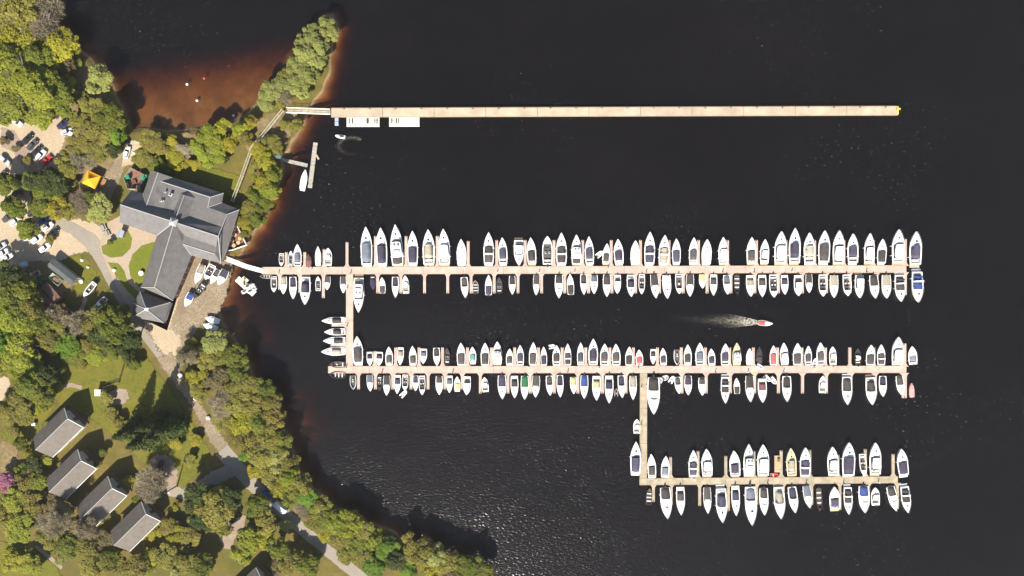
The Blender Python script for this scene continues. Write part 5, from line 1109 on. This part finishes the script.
def bbox_table(px, py, label, ang=0):
    c = P(px, py, GZ); r = tag(empty('picnic_table', (c.x, c.y, GZ+.03), ang), label, 'table', 'picnic tables by the paving')
    for j in range(4): MB().box((-.3+.2*j, 0, .74), (.17, 1.7, .05)).build('top_plank', GREYW, r)
    for s in (-.75, .75): MB().box((s, 0, .45), (.26, 1.7, .05)).build('bench', GREYW, r)
    for s in (-.6, .6): MB().box((0, s, .36), (1.5, .08, .08)).build('frame', GREYW, r); 
    for s in (-.6, .6):
        for t in (-.35, .35): MB().box((t, s, .36), (.08, .08, .72)).build('leg', GREYW, r)
bbox_table(107.5, 234, 'grey picnic table at the top of the left lawn', .4); bbox_table(104, 228, 'pale picnic table on sand above the left lawn', .4)
shed(120.5, 233.5, 2.2, 1.8, R(70), 1.9, .25, mat('blue_grey_sheet', (.26, .30, .34), .5, .15, 1), GREYW, 'small blue grey kiosk on the left lawn by the building', 'kiosk')
shed(278.2, 154.5, 2.4, 1.8, R(80), 1.9, .3, mat('blue_green_sheet', (.10, .16, .17), .6, .2, 1), GREYW, 'little dark hut at the landward end of the T-shaped jetty', 'hut')
# scrap and stores beside the long shed
def hopper(px, py, ang, label, m, s=1.0):
    c = P(px, py, GZ+.6); r = tag(empty('skip', (c.x, c.y, GZ+.03), ang, (s, s, s)), label, 'skip', 'skips and stores by the sheds'); o = [(1.6, .85), (-1.6, .85), (-1.6, -.85), (1.6, -.85)]; q = [(1.1, .7), (-1.1, .7), (-1.1, -.7), (1.1, -.7)]
    b = MB(); n = 4; vs = [(x, y, 0) for x, y in q] + [(x, y, 1.2) for x, y in o] + [(x*.94, y*.92, 1.2) for x, y in o] + [(x*.94, y*.92, .12) for x, y in q]
    b.add(vs, [(3,2,1,0)] + [(i, (i+1) % n, n+(i+1) % n, n+i) for i in range(n)] + [(n+i, n+(i+1) % n, 2*n+(i+1) % n, 2*n+i) for i in range(n)] + [(2*n+i, 2*n+(i+1) % n, 3*n+(i+1) % n, 3*n+i) for i in range(n)] + [(12, 13, 14, 15)]); b.build('body', m, r)
    MB().box((0, 0, .75), (2.0, 1.1, .5), .2, .7).build('load', TIMB, r)
hopper(57, 279.5, R(-40), 'pale green skip close below the long shed', mat('pale_green', (.34, .42, .32), .6, .2, 1), 1.2); hopper(41, 280, R(-30), 'dark green skip among trees left of the sheds', GRNB, .9)
hopper(36, 274, R(20), 'pale cream skip half under trees left of the sheds', FLOATC, .9)
boulder(81.5, 281, .9, 'pale grey lump on the lawn corner near the beached boat')

# ------------------------------------------------------------------ trees
def leafmat(name, c1, c2, sc=0.35):
    return mat('leaf_' + name, c1, 0.7, 0, sc, spec=0.2, col2=c2, objvar=0.16, trans=0.42, detail=3)
LEAF = {
 'B': ('bright yellow-green', leafmat('bright', (0.33, 0.345, 0.035), (0.23, 0.255, 0.028))),
 'S': ('light green', leafmat('light', (.35,.355,.10), (.255,.27,.075))),
 'G': ('mid green', leafmat('mid', (0.21, 0.225, 0.03), (0.145, 0.165, 0.022))),
 'O': ('olive', leafmat('olive', (0.285, 0.255, 0.05), (0.20, 0.18, 0.036))),
 'Y': ('yellow-olive', leafmat('yellow', (0.36, 0.325, 0.03), (0.265, 0.24, 0.024))),
 'D': ('dark green', leafmat('dark', (0.1, 0.125, 0.028), (0.06, 0.08, 0.02))),
 'W': ('bare grey-brown', leafmat('bare', (0.37, 0.315, 0.2), (0.26, 0.22, 0.14))),
 'R': ('reddish brown', leafmat('brown', (0.25, 0.2, 0.085), (0.175, 0.135, 0.06))),
 'P': ('pink blossom', leafmat('pink', (.52, .24, .34), (.34, .13, .20))),
 'E': ('vivid green', leafmat('vivid', (0.19, 0.29, 0.03), (0.12, 0.195, 0.02))),
}
BARK = mat('bark', (.12, .095, .07), .9, .4, 2.0, bump=.5)
def crown_mesh(seed, lobes=16, per=420, leaf=0.10, flat=0.75, name='crown', spread=0.70, thin=0.0):
    """unit crown: radius about 1, centred at z=0; leaves on many overlapping lobes of uneven size"""
    rn = np.random.RandomState(seed); vs, fs = [], []
    L = []
    for i in range(lobes):
        a = rn.uniform(0, 2*math.pi); rr = spread*math.sqrt(rn.uniform(0.02, 1)); z = rn.uniform(-0.55, 0.75)*flat*(1.1-rr*0.7)
        L.append((rr*math.cos(a), rr*math.sin(a), z, rn.uniform(0.15, 0.42)*(1.1-0.25*rr)))
    L.append((0, 0, 0.45*flat, .42))
    P_, Nn = [], []
    for (x, y, z, r) in L:
        n = int(per*(r/0.32)**2); d = rn.normal(size=(n, 3)); d /= np.linalg.norm(d, axis=1)[:, None]; d[:, 2] = np.where(d[:, 2] < -0.25, -d[:, 2], d[:, 2])
        q = r*(1 - np.abs(rn.normal(0, 0.16, n)))[:, None]*(1 + 0.18*np.sin(7*d[:, :1]+x*9)*np.sin(6*d[:, 1:2]+y*7))
        P_.append(np.array([x, y, z]) + d*q*np.array([1, 1, 0.85])); Nn.append(d)
    Pp, D = np.concatenate(P_), np.concatenate(Nn)
    nrm = D + rn.normal(0, 0.75, D.shape); nrm[:, 2] += 0.35; nrm /= np.linalg.norm(nrm, axis=1)[:, None]
    t = np.cross(nrm, rn.normal(size=D.shape)); t /= np.linalg.norm(t, axis=1)[:, None] + 1e-6; b = np.cross(nrm, t)
    sz = leaf*rn.uniform(0.45, 1.15, len(Pp))[:, None]; asp = rn.uniform(0.5, 0.9, len(Pp))[:, None]
    if thin: asp = np.full_like(asp, thin); t = D*0.8 + rn.normal(0, .35, D.shape); t /= np.linalg.norm(t, axis=1)[:, None]; b = np.cross(t, rn.normal(size=D.shape)); b /= np.linalg.norm(b, axis=1)[:, None]
    A = np.stack([Pp - t*sz, Pp + b*sz*asp, Pp + t*sz, Pp - b*sz*asp], 1).reshape(-1, 3)
    me = bpy.data.meshes.new(name); n = len(Pp); me.vertices.add(4*n); me.vertices.foreach_set('co', A.ravel()); me.loops.add(4*n); me.loops.foreach_set('vertex_index', np.arange(4*n)); me.polygons.add(n); me.polygons.foreach_set('loop_start', np.arange(0, 4*n, 4))
    me.polygons.foreach_set('loop_total', np.full(n, 4)); me.materials.append(LEAF['G'][1]); me.update(calc_edges=True); me.validate(); return me
def conifer_mesh(seed):
    rn = np.random.RandomState(seed); P_, T_, S_ = [], [], []
    for lay in range(15):
        q = lay/14; z = -1.0 + 2.0*q; rad = 0.95*(1-q)**0.8 + 0.05; nb = int(15*(1-q)+5)
        for k in range(nb):
            a = 2*math.pi*(k + rn.uniform(-.3, .3))/nb; l = rad*rn.uniform(.7, 1.05); m = int(26*l)+5
            for s in range(m):
                f = (s+.5)/m; w_ = .13*(1-f*.6); P_.append((math.cos(a)*l*f + rn.uniform(-w_, w_), math.sin(a)*l*f + rn.uniform(-w_, w_), z - .20*l*f*f + rn.uniform(-.04, .04))); T_.append((math.cos(a + rn.uniform(-.8, .8)), math.sin(a + rn.uniform(-.8, .8)), rn.uniform(-.5, .3))); S_.append(rn.uniform(.06, .12))
    Pp, t = np.array(P_), np.array(T_); t /= np.linalg.norm(t, axis=1)[:, None]; up_ = np.array([0, 0, 1.0]) + rn.normal(0, .5, Pp.shape); b = np.cross(t, up_); b /= np.linalg.norm(b, axis=1)[:, None]; sz = np.array(S_)[:, None]
    A = np.stack([Pp - t*sz, Pp + b*sz*.5, Pp + t*sz, Pp - b*sz*.5], 1).reshape(-1, 3); n = len(Pp)
    me = bpy.data.meshes.new('crown'); me.vertices.add(4*n); me.vertices.foreach_set('co', A.ravel()); me.loops.add(4*n); me.loops.foreach_set('vertex_index', np.arange(4*n)); me.polygons.add(n); me.polygons.foreach_set('loop_start', np.arange(0, 4*n, 4)); me.polygons.foreach_set('loop_total', np.full(n, 4))
    me.materials.append(LEAF['D'][1]); me.update(calc_edges=True); me.validate(); return me
def trunk_mesh(seed, bare=False):
    """unit trunk: base z=0, crown centre z=1.2, limbs spreading to radius 0.8"""
    rn = random.Random(seed); m = MB(); m.tube([(0, 0, -.05), (.02, .01, .4), (0, .03, .9), (.03, 0, 1.5)], .085, 7, .025)
    for k in range(16 if bare else 8):
        a = rn.uniform(0, 6.28); z = rn.uniform(.45, 1.2); l = rn.uniform(.5, .9); e = (math.cos(a)*l, math.sin(a)*l, z + rn.uniform(.25, .8)); mid = (e[0]*.5, e[1]*.5, z + (e[2]-z)*.62); m.tube([(0, 0, z), mid, e], .04, 5, .008)
        for j in range(4 if bare else 2):
            a2 = a + rn.uniform(-1, 1); l2 = rn.uniform(.2, .4); m.tube([mid, (mid[0]+math.cos(a2)*l2, mid[1]+math.sin(a2)*l2, mid[2] + rn.uniform(.1, .4))], .018, 4, .005)
    return m.mesh('trunk', BARK)
CROWNS = {'leafy': [crown_mesh(s, 17+s % 6, 620, .066, .75, spread=.74) for s in range(1, 10)], 'loose': [crown_mesh(20+s, 19, 330, .066, .7, spread=.80) for s in range(5)],
          'bare': [crown_mesh(40+s, 18, 260, .16, .7, spread=.72, thin=.10) for s in range(3)], 'bush': [crown_mesh(60+s, 9, 420, .12, .6, spread=.62) for s in range(4)], 'fir': [conifer_mesh(80+s) for s in range(3)]}
TRUNKS = [trunk_mesh(s) for s in range(4)]; TRUNKB = [trunk_mesh(9+s, True) for s in range(2)]
def tree(px, py, rpx, kind, h, label, group):
    rn = hsh(px, py, kind); zc = 0.60*h; c = P(px, py, GZ + zc); r = 1.14*rpx*S*(CAMH-GZ-zc)/CAMH; bush = h < 3.2
    fir = kind == 'D' and h > 9; root = empty('conifer_tree' if fir else ('shrub' if bush else 'tree'), (c.x, c.y, GZ), rn.uniform(0, 6.28))
    cr = link('crown', rn.choice(CROWNS['fir' if fir else 'bush' if bush else 'bare' if kind in 'W' else 'loose' if (kind in 'YR' or (kind == 'O' and rn.random() < .6)) and not bush else 'leafy']), root)
    cr.location = (0, 0, zc if not fir else h*.54); vz = h*(.40 if not fir else .46); cr.scale = (r*1.04, r*rn.uniform(.92, 1.08), vz/(.95 if not fir else 1.0)); setmat(cr, LEAF[kind][1])
    tk = link('trunk', rn.choice(TRUNKB if kind == 'W' else TRUNKS), root); tk.scale = (r, r, h*.5) if not bush else (r*.8, r*.8, h*.35)
    if fir: tk.scale = (r*.5, r*.5, h*.58)
    tag(root, label, 'shrub' if bush else 'tree', group); return root
def wood(zone, group, items, order, frm):
    items = sorted(items, key=order)
    for i, (x, y, r, k, h) in enumerate(items):
        nm = 'conifer' if k == 'D' and h > 9 else ('shrub' if h < 3.2 else 'tree'); sz = 'tall ' if h > 10.5 else ('small ' if h < 5 and nm == 'tree' else '')
        tree(x, y, r, k, h, f'{sz}{LEAF[k][0]} {nm}, {ordw(i+1)} from {frm} {zone}', group)
byx = lambda t: t[0]; byy = lambda t: t[1]
wood('in the wooded top left corner', 'trees in the top left corner', [(16,10,26,'O',11),(2,24,16,'W',10),(44,22,22,'W',9),(58,44,17,'Y',8),(70,42,12,'Y',7),(12,34,20,'Y',10),(32,40,15,'Y',9),(30,84,30,'B',12),(6,66,20,'B',11),(14,104,24,'G',10),(56,100,19,'G',9),(44,112,16,'B',7),(40,60,17,'G',9),(60,66,13,'R',5),(62,84,12,'Y',5)], byy, 'top')
wood('between car park and bay', 'trees between the car park and the bay', [(98,78,15,'S',7.5),(84,102,11,'O',4),(96,112,12,'O',4.5),(82,122,12,'O',4),(98,130,16,'O',6),(113,118,13,'G',7),(116,134,11,'E',6),(84,140,13,'O',4.5),(100,148,13,'O',5),(72,150,10,'O',4),(66,168,12,'O',5),(78,164,10,'W',4.5),(114,148,9,'D',5),(92,160,9,'W',4)], byy, 'top')
wood('around the car park', 'trees around the car park', [(44,180,16,'D',7),(30,180,10,'G',6),(58,186,11,'D',6),(44,192,11,'G',6),(6,184,12,'G',7),(18,181,8,'D',6),(53,208,13,'Y',6),(41,206,11,'G',6),(70,212,8,'O',4),(14,208,12,'G',6.5),(28,229,12,'G',6.5),(82,204,11,'W',4.5),(100,210,14,'S',5.5),(94,200,9,'G',4),(88,196,6,'R',3),(27,161,4.6,'O',2.4),(15,149,5,'R',2.2),(5,140,5,'R',2.4),(50,240,5,'O',2.4),(110,242,4,'G',2.0)], byy, 'top')
wood('in the left-edge wood by the sheds', 'trees in the left edge wood', [(8,276,16,'D',8.5),(26,288,14,'G',9),(10,298,20,'G',10),(30,306,16,'O',9),(12,322,20,'B',10),(36,324,15,'G',8),(20,344,20,'B',10),(2,342,16,'E',10),(50,318,12,'W',6),(46,338,13,'O',6),(62,312,10,'R',5),(62,326,12,'O',6),(78,322,13,'W',7),(92,324,12,'O',7),(104,316,13,'G',9),(116,328,14,'G',9.5),(122,314,10,'G',8),(132,338,11,'D',8),(102,334,12,'D',7.5),(68,346,12,'E',5),(96,354,11,'B',3.6),(112,350,10,'G',4.2),(126,354,9,'D',4.5),(58,366,9,'G',3.8),(134,364,7,'G',3.4),(82,366,8,'O',2.6),(74,356,12,'G',3.6),(88,346,10,'O',3.4),(30,364,14,'B',6),(10,362,16,'B',7),(34,386,17,'G',9),(22,398,12,'O',7),(44,398,12,'G',8),(50,374,10,'D',8),(8,412,14,'O',5),(24,412,12,'O',4)], byy, 'top')
wood('in the dark clump right of cabins', 'conifers right of the cabins', [(124,434,12,'D',14.5),(138,443,13,'D',15),(156,436,13,'D',16.5),(148,426,11,'D',15),(166,430,12,'D',14)], byx, 'left')
wood('around the cabins', 'trees around the cabins', [(152,486,17,'W',7),(28,453,5,'Y',3.0),(22,444,7,'G',4),(32,466,9,'D',4.5),(6,482,9,'P',4.5),(26,484,13,'O',5),(38,480,10,'G',5),(14,500,12,'B',5),(34,506,12,'O',5),(54,506,13,'R',5.5),(58,520,14,'W',11),(46,522,11,'W',5),(78,528,12,'R',5),(90,528,12,'W',11),(96,520,8,'B',4.5),(92,512,7,'E',4),(70,546,12,'G',5.5),(88,548,12,'O',6),(104,540,10,'R',5),(52,544,11,'O',5),(20,528,15,'B',5.5),(2,516,12,'O',5),(112,560,12,'G',6),(92,566,12,'O',5),(134,566,14,'O',6),(150,556,10,'Y',4),(168,556,14,'O',5.5),(186,562,13,'O',6),(204,566,12,'G',6.5),(178,538,11,'Y',4),(66,440,6,'G',2.8),(98,462,5,'O',2.6),(128,480,6,'Y',2.8),(175,506,5,'Y',2.6),(118,422,8,'O',3),(178,444,8,'Y',2.4),(190,462,8,'O',2.4),(196,440,7,'Y',2.4),(152,532,11,'Y',3.4),(172,528,10,'O',3.4),(190,536,11,'O',4.2),(104,452,6,'G',2.8),(70,474,6,'D',3),(136,500,5,'G',2.6),(112,414,8,'O',2.6),(108,398,8,'O',2.8),(30,566,12,'B',4),(10,560,12,'Y',4)], byy, 'top')
wood('beside the lower lane', 'trees beside the lower lane', [(200,496,15,'D',8.5),(216,508,18,'O',9.5),(230,498,13,'D',8.5),(204,516,14,'D',8.5),(222,526,10,'O',7),(258,506,12,'G',6),(266,520,12,'O',6.5),(250,540,13,'B',6.5),(240,554,12,'B',6),(262,540,11,'Y',5.5),(278,548,11,'G',8),(292,562,12,'O',6),(308,566,11,'G',6),(274,566,9,'R',4)], byy, 'top')
BELT = [(215,342,14,'S',7),(236,356,13,'G',8),(238,371,12,'G',7.5),(222,362,11,'O',6),(206,356,13,'O',6),(193,350,10,'Y',4.5),(186,356,10,'W',9),(192,380,8,'Y',4),(204,374,11,'Y',5),(218,382,16,'R',8),(200,392,9,'O',5),(234,388,13,'O',7.5),(248,386,13,'O',7.5),(264,390,12,'G',7.5),(272,402,12,'O',7.5),(222,402,14,'W',8),(240,404,14,'O',8),(256,406,13,'O',8),(228,420,12,'O',7),(244,422,14,'Y',8),(260,422,13,'G',8),(274,418,12,'O',7.5),(236,438,11,'O',6.5),(252,440,13,'O',7.5),(268,440,13,'O',8),(282,440,11,'G',7.5),(248,456,8,'E',4.5),(262,456,13,'O',7.5),(276,458,13,'S',7.5),(288,462,12,'O',7.5),(258,470,10,'Y',5.5),(272,474,12,'O',7),(290,477,12,'B',8),(302,484,12,'O',7.5),(280,488,11,'Y',5.5),(294,494,12,'G',6.5),(308,498,12,'E',6),(320,506,11,'O',7),(304,510,9,'W',5),(314,520,10,'O',5.5),(328,520,12,'G',7),(340,522,12,'B',8),(354,524,12,'B',8),(366,532,12,'O',7.5),(328,534,9,'Y',5),(342,538,12,'O',6.5),(358,540,12,'G',7),(374,540,11,'B',7.5),(346,554,10,'O',5),(362,556,11,'O',6),(388,546,12,'E',7),(376,566,13,'E',6.5),(396,560,12,'D',7.5),(408,570,9,'E',5.5),(412,544,11,'O',7.5),(424,552,13,'O',8),(436,558,13,'S',8),(410,556,10,'O',6),(448,562,12,'O',7.5),(430,570,12,'Y',6.5),(462,566,11,'G',7),(474,566,11,'G',7.5),(484,572,9,'G',6.5),(452,574,10,'R',5.5)]
wood('in the shoreline belt', 'trees in the shoreline belt', [(x, y, r, k, h*.78) for x, y, r, k, h in BELT], lambda t: t[0]*.45+t[1], 'top')
wood('on the wooded spit', 'trees on the spit', [(325,24,9,'S',6),(331,34,8,'S',5.5),(312,32,8,'S',5),(318,44,12,'S',6.5),(303,42,8,'S',5.5),(306,56,12,'S',6.5),(318,60,9,'S',5.5),(296,66,9,'S',5.5),(308,74,11,'S',6),(286,76,8,'O',5),(298,84,11,'S',5.5),(280,86,10,'S',5.5),(270,92,10,'S',5.5),(286,96,8,'W',4.5),(303,92,7,'S',4.5),(266,104,8,'S',4),(280,104,5,'O',2.6),(297,127,7,'O',3.4),(284,124,7,'O',3)], byy, 'top')
wood('in scrub north of the building', 'shrubs north of the marina building', [(148,140,10,'O',3.8),(160,144,11,'O',3.6),(172,140,8,'Y',3),(186,150,10,'W',3),(178,158,12,'Y',3.2),(198,146,9,'B',4.2),(210,136,11,'B',5.2),(222,128,9,'Y',4.6),(216,150,12,'B',4),(206,158,10,'B',3.4),(228,142,9,'Y',3.6),(142,158,9,'O',3.4),(156,166,9,'G',3.4),(240,128,8,'B',4.6),(250,122,7,'Y',4),(246,138,8,'O',3.2),(224,160,5,'D',3),(194,164,7,'Y',2.2),(168,170,7,'G',2.4)], byx, 'left')
wood('along the shore by the boardwalk', 'trees along the shore by the boardwalk', [(272,140,9,'O',3.6),(262,150,10,'Y',4),(276,150,8,'O',3.6),(268,162,10,'Y',4.6),(256,166,7,'O',3),(274,174,9,'G',5),(262,180,11,'Y',5),(270,190,10,'B',5.4),(254,194,9,'G',4.6),(264,202,10,'G',5),(250,208,9,'O',4),(256,218,9,'G',4.6),(246,222,8,'Y',3.8),(244,234,6,'O',3),(240,210,6,'O',3)], byy, 'top')

UG = [(18,70),(50,84),(68,98),(36,52),(76,62),(4,90),(90,126),(106,138),(60,176),(76,182),(86,214),(18,284),(40,294),(4,310),(24,316),(46,328),(30,352),(56,352),(84,336),(112,346),(126,348),(14,382),(54,386),(36,410),(16,432),(44,462),(18,472),(40,496),(24,518),(70,512),(84,538),(40,534),(60,558),(118,548),(148,568),(176,574),(196,552),(190,520),(284,526),(300,544),(318,556)]
wood('in the undergrowth', 'undergrowth shrubs', [(x + hsh(x, y).uniform(-2, 2), y + hsh(y, x).uniform(-2, 2), hsh(x*y).uniform(5, 8), hsh(x, y, 3).choice('OBYGOS'), hsh(x+y).uniform(2.0, 3.1)) for x, y in UG], byy, 'top')

# ------------------------------------------------------------------ thin sunlit air between the camera and the ground
hz = MB().box((0, 0, 112.0), (835, 835, 242.0)).mesh('haze'); hm = bpy.data.materials.new('haze_air'); hm.use_nodes = True; hn = hm.node_tree.nodes
hn.remove(hn['Principled BSDF']); pv_ = hn.new('ShaderNodeVolumePrincipled'); pv_.inputs['Color'].default_value = (0.93, 0.94, 0.98, 1); pv_.inputs['Density'].default_value = 0.00008; pv_.inputs['Anisotropy'].default_value = 0.2
hm.node_tree.links.new(pv_.outputs[0], hn['Material Output'].inputs['Volume']); hz.materials.append(hm); ho = link('haze', hz); ho['kind'] = 'stuff'; tag(ho, 'thin warm sunlit haze filling the air over the marina', 'haze')
